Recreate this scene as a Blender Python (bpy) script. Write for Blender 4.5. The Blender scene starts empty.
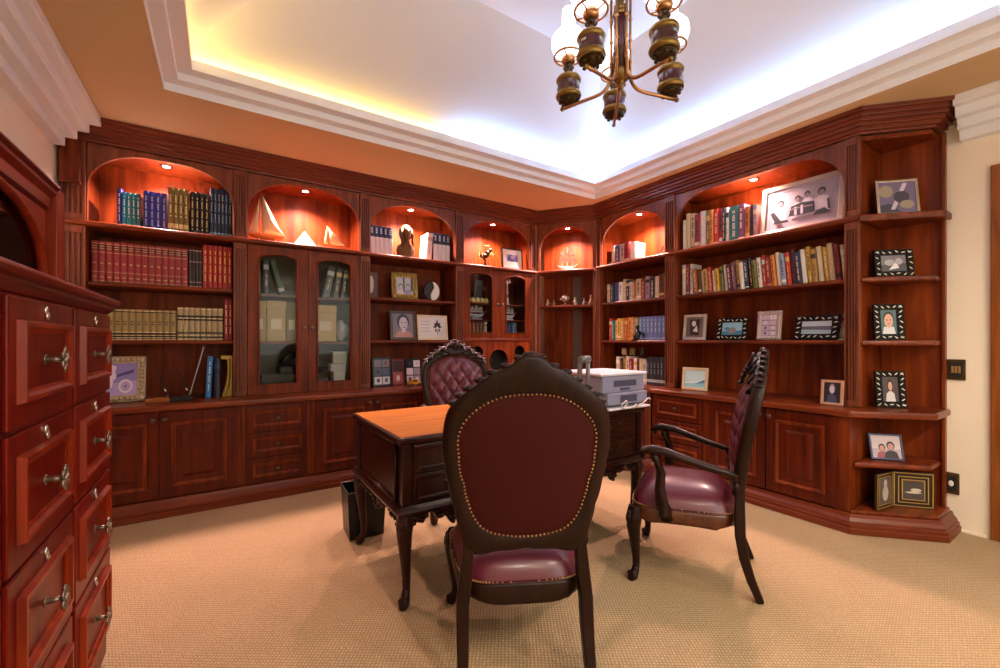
import bpy, bmesh, math, random
from mathutils import Matrix, Vector
PI = math.pi
R = random.Random(7)
COL = bpy.context.scene.collection
def lin(c):
    c = c.lstrip('#'); o = []
    for i in (0, 2, 4):
        x = int(c[i:i+2], 16) / 255
        o.append(x / 12.92 if x <= .04045 else ((x + .055) / 1.055) ** 2.4)
    return tuple(o)
ORD = ['', 'first', 'second', 'third', 'fourth', 'fifth', 'sixth', 'seventh', 'eighth', 'ninth', 'tenth', 'eleventh', 'twelfth',
       'thirteenth', 'fourteenth', 'fifteenth', 'sixteenth', 'seventeenth', 'eighteenth', 'nineteenth', 'twentieth']
def nth(n):
    if n <= 20: return ORD[n]
    t = ['', '', 'twenty', 'thirty', 'forty'][n // 10]
    return t + '-' + ORD[n % 10] if n % 10 else t[:-1] + 'ieth'

# ------------------------------------------------------------------ materials
MATS = {}
def mat(name, col, rough=.5, metal=0., coat=0., emit=0., spec=None, bump=0., bscale=60., var=0.):
    if name in MATS: return MATS[name]
    m = bpy.data.materials.new(name); m.use_nodes = True
    nt = m.node_tree; b = nt.nodes['Principled BSDF']
    c = lin(col) if isinstance(col, str) else col
    b.inputs['Base Color'].default_value = (*c, 1)
    b.inputs['Roughness'].default_value = rough
    b.inputs['Metallic'].default_value = metal
    b.inputs['Coat Weight'].default_value = coat
    b.inputs['Coat Roughness'].default_value = .15
    if spec is not None: b.inputs['Specular IOR Level'].default_value = spec
    if emit:
        b.inputs['Emission Color'].default_value = (*c, 1)
        b.inputs['Emission Strength'].default_value = emit
    if bump or var:
        tc = nt.nodes.new('ShaderNodeTexCoord'); n = nt.nodes.new('ShaderNodeTexNoise')
        n.inputs['Scale'].default_value = bscale; n.inputs['Detail'].default_value = 4
        nt.links.new(tc.outputs['Object'], n.inputs['Vector'])
        if bump:
            bp = nt.nodes.new('ShaderNodeBump'); bp.inputs['Strength'].default_value = bump; bp.inputs['Distance'].default_value = .004
            nt.links.new(n.outputs['Fac'], bp.inputs['Height']); nt.links.new(bp.outputs['Normal'], b.inputs['Normal'])
        if var:
            rp = nt.nodes.new('ShaderNodeValToRGB')
            rp.color_ramp.elements[0].position = .3; rp.color_ramp.elements[1].position = .7
            rp.color_ramp.elements[0].color = (*[x * (1 - var) for x in c], 1)
            rp.color_ramp.elements[1].color = (*[min(1, x * (1 + var)) for x in c], 1)
            nt.links.new(n.outputs['Fac'], rp.inputs['Fac']); nt.links.new(rp.outputs['Color'], b.inputs['Base Color'])
    MATS[name] = m
    return m
def wood(name, c1, c2, axis='z', rough=.42, coat=.05, scale=1.):
    m = bpy.data.materials.new(name); m.use_nodes = True
    nt = m.node_tree; b = nt.nodes['Principled BSDF']
    tc = nt.nodes.new('ShaderNodeTexCoord'); mp = nt.nodes.new('ShaderNodeMapping')
    s = {'x': (1.2, 14, 14), 'y': (14, 1.2, 14), 'z': (14, 14, 1.2), 'h': (1.2, 1.2, 14)}[axis]
    mp.inputs['Scale'].default_value = [k * scale for k in s]
    n = nt.nodes.new('ShaderNodeTexNoise'); n.inputs['Scale'].default_value = 1.6
    n.inputs['Detail'].default_value = 7; n.inputs['Distortion'].default_value = .8
    rp = nt.nodes.new('ShaderNodeValToRGB')
    rp.color_ramp.elements[0].position = .32; rp.color_ramp.elements[1].position = .68
    rp.color_ramp.elements[0].color = (*lin(c1), 1); rp.color_ramp.elements[1].color = (*lin(c2), 1)
    nt.links.new(tc.outputs['Object'], mp.inputs['Vector']); nt.links.new(mp.outputs['Vector'], n.inputs['Vector'])
    nt.links.new(n.outputs['Fac'], rp.inputs['Fac']); nt.links.new(rp.outputs['Color'], b.inputs['Base Color'])
    b.inputs['Roughness'].default_value = rough; b.inputs['Coat Weight'].default_value = coat; b.inputs['Coat Roughness'].default_value = .18; b.inputs['Specular IOR Level'].default_value = .1 if 'honey' in name else .4 if 'facing' in name else .34 if axis in 'xh' else .2
    MATS[name] = m
    return m
def pane_mat():
    m = bpy.data.materials.new('cabinet_glass'); m.use_nodes = True
    nt = m.node_tree; nt.nodes.clear()
    o = nt.nodes.new('ShaderNodeOutputMaterial'); mx = nt.nodes.new('ShaderNodeMixShader')
    t = nt.nodes.new('ShaderNodeBsdfTransparent'); g = nt.nodes.new('ShaderNodeBsdfGlossy'); f = nt.nodes.new('ShaderNodeFresnel')
    t.inputs['Color'].default_value = (.93, .95, .93, 1); g.inputs['Roughness'].default_value = .03; f.inputs['IOR'].default_value = 1.22
    nt.links.new(f.outputs[0], mx.inputs[0]); nt.links.new(t.outputs[0], mx.inputs[1]); nt.links.new(g.outputs[0], mx.inputs[2])
    nt.links.new(mx.outputs[0], o.inputs['Surface'])
    return m
def carpet_mat():
    m = bpy.data.materials.new('carpet'); m.use_nodes = True
    nt = m.node_tree; b = nt.nodes['Principled BSDF']; b.inputs['Roughness'].default_value = .95
    b.inputs['Specular IOR Level'].default_value = .1
    tc = nt.nodes.new('ShaderNodeTexCoord')
    mp = nt.nodes.new('ShaderNodeMapping'); mp.inputs['Rotation'].default_value = (0, 0, .6)
    nt.links.new(tc.outputs['Object'], mp.inputs['Vector'])
    w1 = nt.nodes.new('ShaderNodeTexWave'); w1.inputs['Scale'].default_value = 22; w1.inputs['Distortion'].default_value = 2.5; w1.inputs['Detail'].default_value = 2; w1.inputs['Detail Scale'].default_value = 3
    w2 = nt.nodes.new('ShaderNodeTexWave'); w2.bands_direction = 'Y'; w2.inputs['Scale'].default_value = 22; w2.inputs['Distortion'].default_value = 2.5; w2.inputs['Detail'].default_value = 2; w2.inputs['Detail Scale'].default_value = 3
    mu = nt.nodes.new('ShaderNodeMath'); mu.operation = 'MULTIPLY'
    n = nt.nodes.new('ShaderNodeTexNoise'); n.inputs['Scale'].default_value = 2.2; n.inputs['Detail'].default_value = 3
    for w in (w1, w2): nt.links.new(mp.outputs['Vector'], w.inputs['Vector'])
    nt.links.new(tc.outputs['Object'], n.inputs['Vector'])
    nt.links.new(w1.outputs['Fac'], mu.inputs[0]); nt.links.new(w2.outputs['Fac'], mu.inputs[1])
    rp = nt.nodes.new('ShaderNodeValToRGB')
    rp.color_ramp.elements[0].color = (*lin('#a08562'), 1); rp.color_ramp.elements[1].color = (*lin('#c6ae8c'), 1)
    rp.color_ramp.elements[1].position = .8
    nt.links.new(mu.outputs[0], rp.inputs['Fac'])
    r2 = nt.nodes.new('ShaderNodeValToRGB')
    r2.color_ramp.elements[0].position = .3; r2.color_ramp.elements[1].position = .7
    r2.color_ramp.elements[0].color = (.9, .9, .9, 1); r2.color_ramp.elements[1].color = (1, 1, 1, 1)
    nt.links.new(n.outputs['Fac'], r2.inputs['Fac'])
    mx = nt.nodes.new('ShaderNodeMix'); mx.data_type = 'RGBA'; mx.blend_type = 'MULTIPLY'; mx.inputs[0].default_value = 1
    nt.links.new(rp.outputs['Color'], mx.inputs[6]); nt.links.new(r2.outputs['Color'], mx.inputs[7])
    nt.links.new(mx.outputs[2], b.inputs['Base Color'])
    bp = nt.nodes.new('ShaderNodeBump'); bp.inputs['Strength'].default_value = .5; bp.inputs['Distance'].default_value = .006
    nt.links.new(mu.outputs[0], bp.inputs['Height']); nt.links.new(bp.outputs['Normal'], b.inputs['Normal'])
    return m
WD1, WD2 = '#521a06', '#843810'
W = wood('mahogany', WD1, WD2, 'z')
WX = wood('mahogany_along_x', WD1, WD2, 'x')
WH = wood('mahogany_moulding', WD1, WD2, 'h', rough=.34, coat=.14)
WF = wood('mahogany_facing', '#5c2410', '#8a4422', 'z', rough=.5, coat=.15)  # mahogany made lighter and pinker: vault light on upper faces put into colour
WCR = wood('mahogany_crown', '#5e220d', '#743013', 'h', rough=.42, coat=.12)
WREDM = wood('orange_mahogany', '#661704', '#8f2c0b', 'z', rough=.34, coat=.12)
WB = wood('mahogany_panel', '#5c1c06', '#924014', 'z', rough=.5, coat=.05, scale=.6)
WDK = wood('dark_mahogany', '#200a06', '#36120a', 'z', rough=.3, coat=.2)
WRED = wood('red_mahogany', '#4c0903', '#741404', 'z', rough=.35, coat=.05)
WREDX = wood('red_mahogany_along_x', '#4c0903', '#741404', 'x', rough=.35, coat=.05)
WCH = wood('walnut_chair', '#180905', '#280f07', 'z', rough=.42, coat=.08)
WCHR = wood('walnut_rail', '#3e1a0c', '#5e2e14', 'x', rough=.3, coat=.4)
WDOOR = wood('deep_mahogany', '#3c0e05', '#62200a', 'z', rough=.36, coat=.04)
HONEY = wood('honey_top', '#a55806', '#bf7208', 'x', rough=.6, coat=0.)
OAK = wood('door_oak', '#7a3f14', '#9c5a22', 'z', rough=.4, coat=.2)
GLASS = pane_mat(); CARPET = carpet_mat()
BRASS = mat('aged_brass', '#8a6f3c', .38, .9)
COPPER = mat('copper_brass', '#b98a5e', .3, .9)
BRONZE = mat('dark_bronze', '#4a3a24', .4, .8)
SILVER = mat('silver', '#c8c4bc', .25, 1.)
KNOBD = mat('dark_knob', '#5a483e', .35, .8)
PEWTER = mat('pewter_knob', '#8d7f70', .35, .9)
GOLD = mat('gold_leaf', '#c79a4a', .35, .7, bump=.3, bscale=90)
LEATHER = mat('burgundy_leather', '#5a182a', .36, 0, .25, bump=.12, bscale=160, var=.12)
LEATHERB = mat('maroon_leather_back', '#3a0d0b', .55, 0, 0., spec=.15, bump=.1, bscale=160, var=.1)
NAIL = mat('brass_nail', '#b08a58', .3, .9)
WHITE = mat('white_paint', '#eceef2', .6)
TAN = mat('tan_ceiling', '#d0b288', .85)
WALL = mat('cream_wall', '#f4e7d2', .85)
VAULT = mat('cool_tinted_vault', '#dfe4ec', .9)  # white paint with the cool cove light tinted into its colour
PAGES = mat('page_block', '#e2d6bd', .9)
BLACK = mat('black_gloss', '#0c0b0b', .3)
BLACKM = mat('black_matt', '#131212', .7)
PIC = lambda c, r=.35: mat('ink_' + c.strip('#'), c, r)

# ------------------------------------------------------------------ mesh builder
class MB:
    def __init__(s): s.v = []; s.f = []; s.mi = []; s.sm = []; s.M = Matrix(); s.m = 0
    def add(s, vs, fs, smooth=False):
        b = len(s.v); s.v += [s.M @ Vector(p) for p in vs]
        for f in fs: s.f.append([b + i for i in f]); s.mi.append(s.m); s.sm.append(smooth)
        return s
    def box(s, x0, x1, y0, y1, z0, z1):
        return s.add([(x0, y0, z0), (x1, y0, z0), (x1, y1, z0), (x0, y1, z0), (x0, y0, z1), (x1, y0, z1), (x1, y1, z1), (x0, y1, z1)],
                     [(0, 3, 2, 1), (4, 5, 6, 7), (0, 1, 5, 4), (1, 2, 6, 5), (2, 3, 7, 6), (3, 0, 4, 7)])
    def frustum(s, x0, x1, z0, z1, y0, y1, ins):   # raised field: big face at y0, smaller at y1
        return s.add([(x0, y0, z0), (x1, y0, z0), (x1, y0, z1), (x0, y0, z1), (x0+ins, y1, z0+ins), (x1-ins, y1, z0+ins), (x1-ins, y1, z1-ins), (x0+ins, y1, z1-ins)],
                     [(0, 1, 2, 3), (4, 7, 6, 5), (0, 4, 5, 1), (1, 5, 6, 2), (2, 6, 7, 3), (3, 7, 4, 0)])
    def prism(s, poly, a, b, axis='z', smooth=False):
        n = len(poly)
        q = (lambda p, t: (p[0], p[1], t)) if axis == 'z' else ((lambda p, t: (p[0], t, p[1])) if axis == 'y' else (lambda p, t: (t, p[0], p[1])))
        s.add([q(p, a) for p in poly] + [q(p, b) for p in poly], [list(range(n - 1, -1, -1)), list(range(n, 2 * n))])
        b0 = len(s.v) - 2 * n
        for i in range(n):
            j = (i + 1) % n; s.f.append([b0 + i, b0 + j, b0 + n + j, b0 + n + i]); s.mi.append(s.m); s.sm.append(smooth)
        return s
    def lathe(s, prof, seg=20, c=(0, 0, 0), smooth=True):
        vs = []; fs = []
        for r, z in prof:
            for k in range(seg):
                a = 2 * PI * k / seg; vs.append((c[0] + r * math.cos(a), c[1] + r * math.sin(a), c[2] + z))
        for i in range(len(prof) - 1):
            for k in range(seg):
                j = (k + 1) % seg; fs.append((i*seg+k, i*seg+j, (i+1)*seg+j, (i+1)*seg+k))
        s.add(vs, fs, smooth)
        b = len(s.v) - len(vs)
        if prof[0][0] > 1e-5: s.f.append([b + k for k in range(seg)][::-1]); s.mi.append(s.m); s.sm.append(False)
        if prof[-1][0] > 1e-5: s.f.append([b + (len(prof)-1)*seg + k for k in range(seg)]); s.mi.append(s.m); s.sm.append(False)
        return s
    def ell(s, c, r, seg=12, rings=8):
        if not hasattr(r, '__len__'): r = (r, r, r)
        vs = [(c[0], c[1], c[2] - r[2])]; fs = []
        for i in range(1, rings):
            t = -PI/2 + PI*i/rings
            for k in range(seg):
                a = 2*PI*k/seg; vs.append((c[0]+r[0]*math.cos(t)*math.cos(a), c[1]+r[1]*math.cos(t)*math.sin(a), c[2]+r[2]*math.sin(t)))
        vs.append((c[0], c[1], c[2] + r[2])); n = len(vs) - 1
        for k in range(seg):
            j = (k+1) % seg; fs.append((0, 1+j, 1+k)); fs.append((n, n-seg+k, n-seg+j))
            for i in range(rings-2): a = 1+i*seg; fs.append((a+k, a+j, a+seg+j, a+seg+k))
        return s.add(vs, fs, True)
    def tube(s, pts, rad, seg=10, up=(0, 0, 1), flat=1., square=False, closed=False, smooth=True):
        pts = [Vector(p) for p in pts]; n = len(pts)
        if not hasattr(rad, '__len__'): rad = [rad] * n
        vs = []; fs = []
        for i, p in enumerate(pts):
            if closed: t = pts[(i+1) % n] - pts[i-1]
            else: t = pts[min(i+1, n-1)] - pts[max(i-1, 0)]
            t.normalize(); u = Vector(up); 
            if abs(t.dot(u)) > .95: u = Vector((1, 0, 0)) if abs(t.x) < .9 else Vector((0, 1, 0))
            a = t.cross(u).normalized(); b = a.cross(t).normalized()
            for k in range(seg):
                an = 2*PI*k/seg + (PI/4 if square else 0); ca, sa = math.cos(an), math.sin(an)
                if square and seg == 4: ca *= 1.414; sa *= 1.414
                vs.append(p + a*(ca*rad[i]) + b*(sa*rad[i]*flat))
        m = n if closed else n-1
        for i in range(m):
            o = (i+1) % n
            for k in range(seg):
                j = (k+1) % seg; fs.append((i*seg+k, i*seg+j, o*seg+j, o*seg+k))
        s.add(vs, fs, smooth)
        if not closed:
            b0 = len(s.v) - len(vs)
            s.f.append([b0+k for k in range(seg)][::-1]); s.mi.append(s.m); s.sm.append(False)
            s.f.append([b0+(n-1)*seg+k for k in range(seg)]); s.mi.append(s.m); s.sm.append(False)
        return s
    def sweep(s, path, prof, closed=False, smooth=False):
        """profile (out, z) carried along a plan path with mitred corners; 'out' is to the right-hand side of the walking direction"""
        P = [Vector(p) for p in path]; n = len(P); vs = []; fs = []; k = len(prof)
        for i in range(n):
            a = P[i] - P[i-1] if (i > 0 or closed) else P[1] - P[0]
            b = P[(i+1) % n] - P[i] if (i < n-1 or closed) else P[n-1] - P[n-2]
            a.normalize(); b.normalize()
            na, nb = Vector((a.y, -a.x)), Vector((b.y, -b.x)); mt = na + nb; mt /= max(mt.dot(na), .2)
            for o, z in prof: vs.append((P[i].x + mt.x*o, P[i].y + mt.y*o, z))
        for i in range(n if closed else n-1):
            j = (i+1) % n
            for q in range(k-1): fs.append((i*k+q, j*k+q, j*k+q+1, i*k+q+1))
        s.add(vs, fs, smooth)
        return s
    def bar(s, path, prof, **k): return s.sweep(path, list(prof) + [prof[0]], **k)
    def holed(s, outer, holes, y0, y1, plane='xz'):
        bm = bmesh.new(); loops = [outer] + holes; ed = []; idx = []
        for lp in loops:
            vv = [bm.verts.new((p[0], 0, p[1])) for p in lp]; idx.append(vv)
            for i in range(len(vv)): ed.append(bm.edges.new((vv[i], vv[(i+1) % len(vv)])))
        bmesh.ops.triangle_fill(bm, use_beauty=True, use_dissolve=False, edges=ed, normal=(0, -1, 0))
        bm.verts.index_update(); q = (lambda x, t, z: (x, t, z)) if plane == 'xz' else (lambda x, t, z: (x, z, t))
        vs = [q(v.co.x, y0, v.co.z) for v in bm.verts] + [q(v.co.x, y1, v.co.z) for v in bm.verts]; n = len(bm.verts); fs = []
        for f in bm.faces:
            a = [v.index for v in f.verts]; fs.append(a); fs.append([n + i for i in a][::-1])
        for vv in idx:
            for i in range(len(vv)):
                a, b = vv[i].index, vv[(i+1) % len(vv)].index; fs.append((a, b, n+b, n+a))
        bm.free()
        return s.add(vs, fs)
    def grid(s, nu, nv, fn, closed_u=False, smooth=True):
        vs = [fn(i/(nu if closed_u else nu-1), j/(nv-1)) for j in range(nv) for i in range(nu)]; fs = []
        for j in range(nv-1):
            for i in range(nu if closed_u else nu-1):
                k = (i+1) % nu; fs.append((j*nu+i, j*nu+k, (j+1)*nu+k, (j+1)*nu+i))
        return s.add(vs, fs, smooth)
    def build(s, name, mats, parent=None, bevel=0., seg=2, loc=None, rot=None):
        me = bpy.data.meshes.new(name)
        me.from_pydata([tuple(v) for v in s.v], [], s.f)
        if not isinstance(mats, (list, tuple)): mats = [mats]
        for m in mats: me.materials.append(m)
        for p, mi, sm in zip(me.polygons, s.mi, s.sm): p.material_index = min(mi, len(mats)-1); p.use_smooth = sm
        bm = bmesh.new(); bm.from_mesh(me); bmesh.ops.remove_doubles(bm, verts=bm.verts, dist=1e-6)
        bmesh.ops.recalc_face_normals(bm, faces=bm.faces); bm.to_mesh(me); bm.free()
        o = bpy.data.objects.new(name, me); COL.objects.link(o)
        if parent: o.parent = parent
        if loc is not None: o.location = loc
        if rot is not None: o.rotation_euler = rot
        if bevel:
            md = o.modifiers.new('soft_edges', 'BEVEL'); md.width = bevel; md.segments = seg; md.limit_method = 'ANGLE'; md.angle_limit = .6
        return o
def tag(o, label, cat, group=None):
    o['label'] = label; o['category'] = cat
    if group: o['group'] = group
    return o
def struct(o): o['kind'] = 'structure'; return o
class Frame:
    def __init__(s, x, y, rot): s.o = Vector((x, y, 0)); s.r = rot; s.M = Matrix.Translation(s.o) @ Matrix.Rotation(rot, 4, 'Z')
    def p(s, u, v, z=0): return s.M @ Vector((u, v, z))
FA = Frame(0, 4.04, 0)                         # wall facing the desk
FB = Frame(3.60, 3.45, -PI/2)                  # long wall; u = 3.45 - Y
FD = Frame(3.165, 4.04, math.atan2(-.59, .435))
FL = Frame(-.387, 0, PI/2)                     # filing cabinet; u = Y, v into the wall
def thing(name, label, cat, fr=None, u=0, v=0, z=0, rot=0, group=None):
    o = bpy.data.objects.new(name, None); COL.objects.link(o); o.empty_display_size = .05
    if fr: o.location = fr.p(u, v, z); o.rotation_euler = (0, 0, fr.r + rot)
    else: o.location = (u, v, z); o.rotation_euler = (0, 0, rot)
    return tag(o, label, cat, group)
def put(o, fr, u, v, z, rot=0, tilt=0, lean=0):
    """stand a finished thing on a shelf: tilt leans its top back, lean tips it sideways"""
    o.rotation_mode = 'XYZ'
    m = Matrix.Rotation(fr.r + rot, 4, 'Z') @ Matrix.Rotation(lean, 4, 'Y') @ Matrix.Rotation(-tilt, 4, 'X')
    o.rotation_euler = m.to_euler('XYZ'); o.location = fr.p(u, v, z); return o

# ------------------------------------------------------------------ room shell
XL, XR, YN, YF, ZC = -.93, 4.045, -1.5, 4.45, 2.776
struct(MB().box(XL-.1, XR+.1, YN-.1, YF+.1, -.05, 0).build('floor', CARPET))
struct(MB().box(XL-.1, XR+.1, YF, YF+.1, 0, 3.6).build('wall_back', WALL))
struct(MB().box(XL-.1, XL, YN-.1, YF, 0, 3.6).build('wall_left', WALL))
# long wall with the doorway beside the bookcase end
struct(MB().box(XR, XR+.1, .46, YF, 0, 3.6).box(XR, XR+.1, YN-.1, -.44, 0, 3.6).box(XR, XR+.1, -.44, .46, 2.26, 3.6).build('wall_right', WALL))
# wall behind the camera, with an unseen window added to light the room
struct(MB().box(XL, .55, YN-.1, YN, 0, 3.6).box(2.75, XR, YN-.1, YN, 0, 3.6).box(.55, 2.75, YN-.1, YN, 0, .85).box(.55, 2.75, YN-.1, YN, 2.3, 3.6).build('wall_front', WALL))
wf = struct(MB().holed([(.55, .85), (2.75, .85), (2.75, 2.3), (.55, 2.3)], [[(.62, .92), (1.62, .92), (1.62, 2.23), (.62, 2.23)], [(1.68, .92), (2.68, .92), (2.68, 2.23), (1.68, 2.23)]], YN-.09, YN-.03).build('added_window_1', WHITE, bevel=.004))
MB().box(.62, 2.68, YN-.062, YN-.058, .92, 2.23).build('added_window_glass', GLASS, wf)
dr = struct(MB().box(XR-.022, XR+.06, .46, .534, 0, 2.345).box(XR-.022, XR+.06, -.525, -.44, 0, 2.345).box(XR-.022, XR+.06, -.4395, .4595, 2.26, 2.345).build('door_1', OAK, bevel=.006))
leaf = MB().box(XR+.03, XR+.07, -.438, .458, .005, 2.258)
for zz in ((.12, .95), (1.08, 2.14)):
    for yy in ((-.34, -.03), (.05, .36)): leaf.frustum(0, 1, 0, 1, 0, 0, 0) if 0 else leaf.box(XR+.022, XR+.03, yy[0], yy[1], zz[0], zz[1])
leaf.build('door_leaf', OAK, dr, bevel=.006)
# tray ceiling
TX0, TX1, TY0, TY1 = -.2965, 3.376, -.57, 3.268
struct(MB().holed([(XL-.1, YN-.1), (XR+.1, YN-.1), (XR+.1, YF+.1), (XL-.1, YF+.1)], [[(TX0, TY0), (TX1, TY0), (TX1, TY1), (TX0, TY1)]], ZC, ZC+.03, plane='xy').build('ceiling', TAN))
loop = [(TX0, TY0), (TX0, TY1), (TX1, TY1), (TX1, TY0)]
struct(MB().bar(loop, [(.001, ZC+.005), (.001, ZC-.003), (.003, ZC-.004), (.003, ZC+.044), (.073, ZC+.044), (.073, ZC+.088), (.148, ZC+.088), (.148, ZC+.15), (.125, ZC+.15), (.125, ZC+.12), (.001, ZC+.12)], closed=True).build('trim_1', WHITE, bevel=.003))
# vault over the tray: cove shelf, sloping sides and a flat crown
IX0, IX1, IY0, IY1, ZV = .55, 2.52, .32, 2.375, 3.45
E0, Z0 = .02, ZC+.12
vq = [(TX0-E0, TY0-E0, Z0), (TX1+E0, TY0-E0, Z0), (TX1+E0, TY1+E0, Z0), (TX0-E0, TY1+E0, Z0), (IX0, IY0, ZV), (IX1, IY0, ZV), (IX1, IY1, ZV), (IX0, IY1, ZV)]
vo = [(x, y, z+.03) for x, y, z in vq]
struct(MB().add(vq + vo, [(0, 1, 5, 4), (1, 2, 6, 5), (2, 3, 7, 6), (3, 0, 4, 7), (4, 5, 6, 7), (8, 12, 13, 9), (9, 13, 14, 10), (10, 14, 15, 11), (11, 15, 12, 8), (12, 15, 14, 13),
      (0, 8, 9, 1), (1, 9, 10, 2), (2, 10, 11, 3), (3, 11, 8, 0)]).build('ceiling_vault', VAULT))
# stepped plaster cornices
st = [(0, ZC-.235)]
for k in range(4): st += [(.059*(k+1)-.004, ZC-.235+.0585*k), (.059*(k+1), ZC-.235+.0585*k+.004), (.059*(k+1), ZC-.235+.0585*(k+1))]
st += [(0, ZC)]
struct(MB().bar([(XL, YN), (XL, 3.94)], st).build('trim_2', WHITE))
struct(MB().bar([(XR, .66), (XR, YN)], st).build('trim_3', WHITE))
struct(MB().box(XR-.014, XR, .548, .70, 0, .012).build('baseboard_right', WALL))
# switch and socket plates on the wall beside the bookcase
def plate(name, label, cat, y0, y1, z0, z1, kind):
    t = thing(name, label, cat, None, XR-.001, (y0+y1)/2, (z0+z1)/2)
    h, w = (z1-z0)/2, (y1-y0)/2
    MB().box(-.012, 0, -w, w, -h, h).build('plate', mat('bronze_plate', '#5b4a2e', .35, .8), t, bevel=.004)
    MB().box(-.016, -.0121, -w*.66, w*.66, -h*.7, h*.7).build('insert', BLACKM, t, bevel=.002)
    if kind == 's':
        for k in (-1, 0, 1): MB().box(-.021, -.0161, k*w*.36-w*.14, k*w*.36+w*.14, -h*.34, h*.34).build('rocker', mat('brass_rocker', '#b79a5c', .35, .7), t, bevel=.002)
    else:
        MB().ell((-.0175, 0, 0), (.0015, w*.34, h*.28)).build('socket_face', mat('ivory_face', '#e8e0cf', .4), t)
XP = XR
plate('light_switch', 'bronze wall plate with brass rocker switches on the cream wall', 'light switch', .64, .727, .99, 1.125, 's')
plate('wall_socket', 'bronze socket plate with ivory face low on the cream wall', 'socket', .668, .742, .235, .375, 'o')
# ------------------------------------------------------------------ bookcase joinery
ZS1, ZS2, ZS3, ZCT = 2.08, 1.665, 1.25, .795     # shelf tops and worktop top
DEP = .385
def fluted(b, u0, u1, z0, z1, v=0.):
    b.box(u0, u1, v-.002, v+.04, z0, z1)
    w = u1-u0; n = 4; m = .014
    b.box(u0, u0+m, v-.016, v-.002, z0, z1); b.box(u1-m, u1, v-.016, v-.002, z0, z1)
    b.box(u0+m, u1-m, v-.016, v-.002, z0, z0+.04); b.box(u0+m, u1-m, v-.016, v-.002, z1-.05, z1)
    g = (w-2*m)/(2*n-1)
    for k in range(n-1): b.box(u0+m+g*(2*k+1), u0+m+g*(2*k+2), v-.016, v-.002, z0+.04, z1-.05)
    return b
def arch_pts(u0, u1, zsp, ztop, rx, n=14):
    w = u1-u0; rx = min(rx, w/2); pts = []
    for k in range(n+1):
        a = PI - PI/2*k/n; pts.append((u0+rx+rx*math.cos(a), zsp+(ztop-zsp)*math.sin(a)))
    for k in range(n+1):
        a = PI/2 - PI/2*k/n; q = (u1-rx+rx*math.cos(a), zsp+(ztop-zsp)*math.sin(a))
        if (Vector(q)-Vector(pts[-1])).length > 1e-4: pts.append(q)
    return pts
def bookcase(fr, label, u0, u1, pl, pr, shelves, rx, out=0., mid_back=None, side=(1, 1), name='bookcase', zbot=ZCT+.001, nose=0.):
    """upper unit between u0 and u1 (its opening); pl / pr = (from, to) of fluted pilasters it carries"""
    U0 = pl[0] if pl else u0-.004; U1 = pr[1] if pr else u1+.0015
    t = thing(name, label, 'bookcase', fr, 0, 0, 0, group='wall bookcases')
    MB().box(U0+.001, U1-.001, DEP-.02, DEP+.02, zbot, 2.63).build('back_panel', mid_back or WB, t)
    for k, (on, a) in enumerate(zip(side, ((U0+.001, u0), (u1, U1-.001)))):
        if on and a[1]-a[0] > .002: MB().box(a[0], a[1], .04, DEP-.021, zbot, 2.629).build('side_panel', W, t)
    for p in (pl, pr):
        if p:
            fluted(MB(), p[0]+.001, p[1]-.001, ZS1+.003, 2.629).build('pilaster', WF, t, bevel=.0025)
            fluted(MB(), p[0]+.001, p[1]-.001, zbot+.003, ZS1-.038).build('pilaster', WF, t, bevel=.0025)
    MB().box(u0+.001, u1-.001, .026, DEP-.021, 2.6, 2.628).build('soffit', W, t)
    ap = arch_pts(u0+.004, u1-.004, 2.325, 2.59, rx)
    fr_p = [(u0+.001, ZS1+.003), (u0+.004, ZS1+.003)] + ap + [(u1-.004, ZS1+.003), (u1-.001, ZS1+.003), (u1-.001, 2.629), (u0+.001, 2.629)]
    MB().prism(fr_p, .001, .025, 'y').build('arch_panel', WF, t, bevel=.003)
    b = MB(); pr_ = [(-.022-out, ZS1-.036), (-.034-out, ZS1-.030), (-.038-out, ZS1-.018), (-.034-out, ZS1-.006), (-.024-out, ZS1), (DEP-.021, ZS1), (DEP-.021, ZS1-.036)]
    b.prism(pr_, U0+.0005+nose, U1-.0005-nose, 'x').build('display_shelf', WX, t, bevel=.002)
    for z in shelves:
        b = MB(); b.prism([(.014, z-.03), (.006, z-.024), (.004, z-.015), (.006, z-.006), (.012, z), (DEP-.021, z), (DEP-.021, z-.03)], u0+.001, u1-.001, 'x')
        b.build('shelf', WX, t, bevel=.0015)
    return t
def downlight(fr, u, v, label):
    t = thing('downlight', label, 'downlight', fr, u, v, 2.5995, group='halogen downlights in the arches')
    MB().lathe([(.024, 0), (.04, 0), (.043, -.004), (.04, -.008), (.027, -.010), (.024, -.004)], 24).build('trim_ring', mat('chrome', '#d8d4d0', .15, 1.), t)
    MB().lathe([(.0, -.0075), (.024, -.0065)], 20).build('bulb', mat('halogen_glow', '#ffd9ee', .3, emit=60.), t)
    l = bpy.data.lights.new('halogen', 'SPOT'); l.energy = SPOTW; l.color = (1., .60, .52); l.spot_size = 2.5; l.spot_blend = .8; l.shadow_soft_size = .02
    o = bpy.data.objects.new('halogen', l); COL.objects.link(o); o.location = (0, 0, -.016); o.parent = t
SPOTW = 125.
P = [(-.913, -.788), (.077, .172), (1.080, 1.175), (2.080, 2.180), (3.089, 3.158)]
bk1 = bookcase(FA, 'open bookcase bay of matching book sets under a lit arch, next to the filing cabinet', -.786, .075, P[0], None, (ZS2, ZS3), .33)
b = MB().box(-.912, -.812, -.06, -.02, 2.335, 2.629); b.box(-.914, -.806, -.066, -.02, 2.318, 2.335)
b.build('post_block', W, bk1, bevel=.004)
bk2 = bookcase(FA, 'glass-doored bookcase bay with model boats above, left of the family-photo shelves'.replace('left of', 'beside'), .174, 1.078, P[1], None, (), .36, .02)
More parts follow.
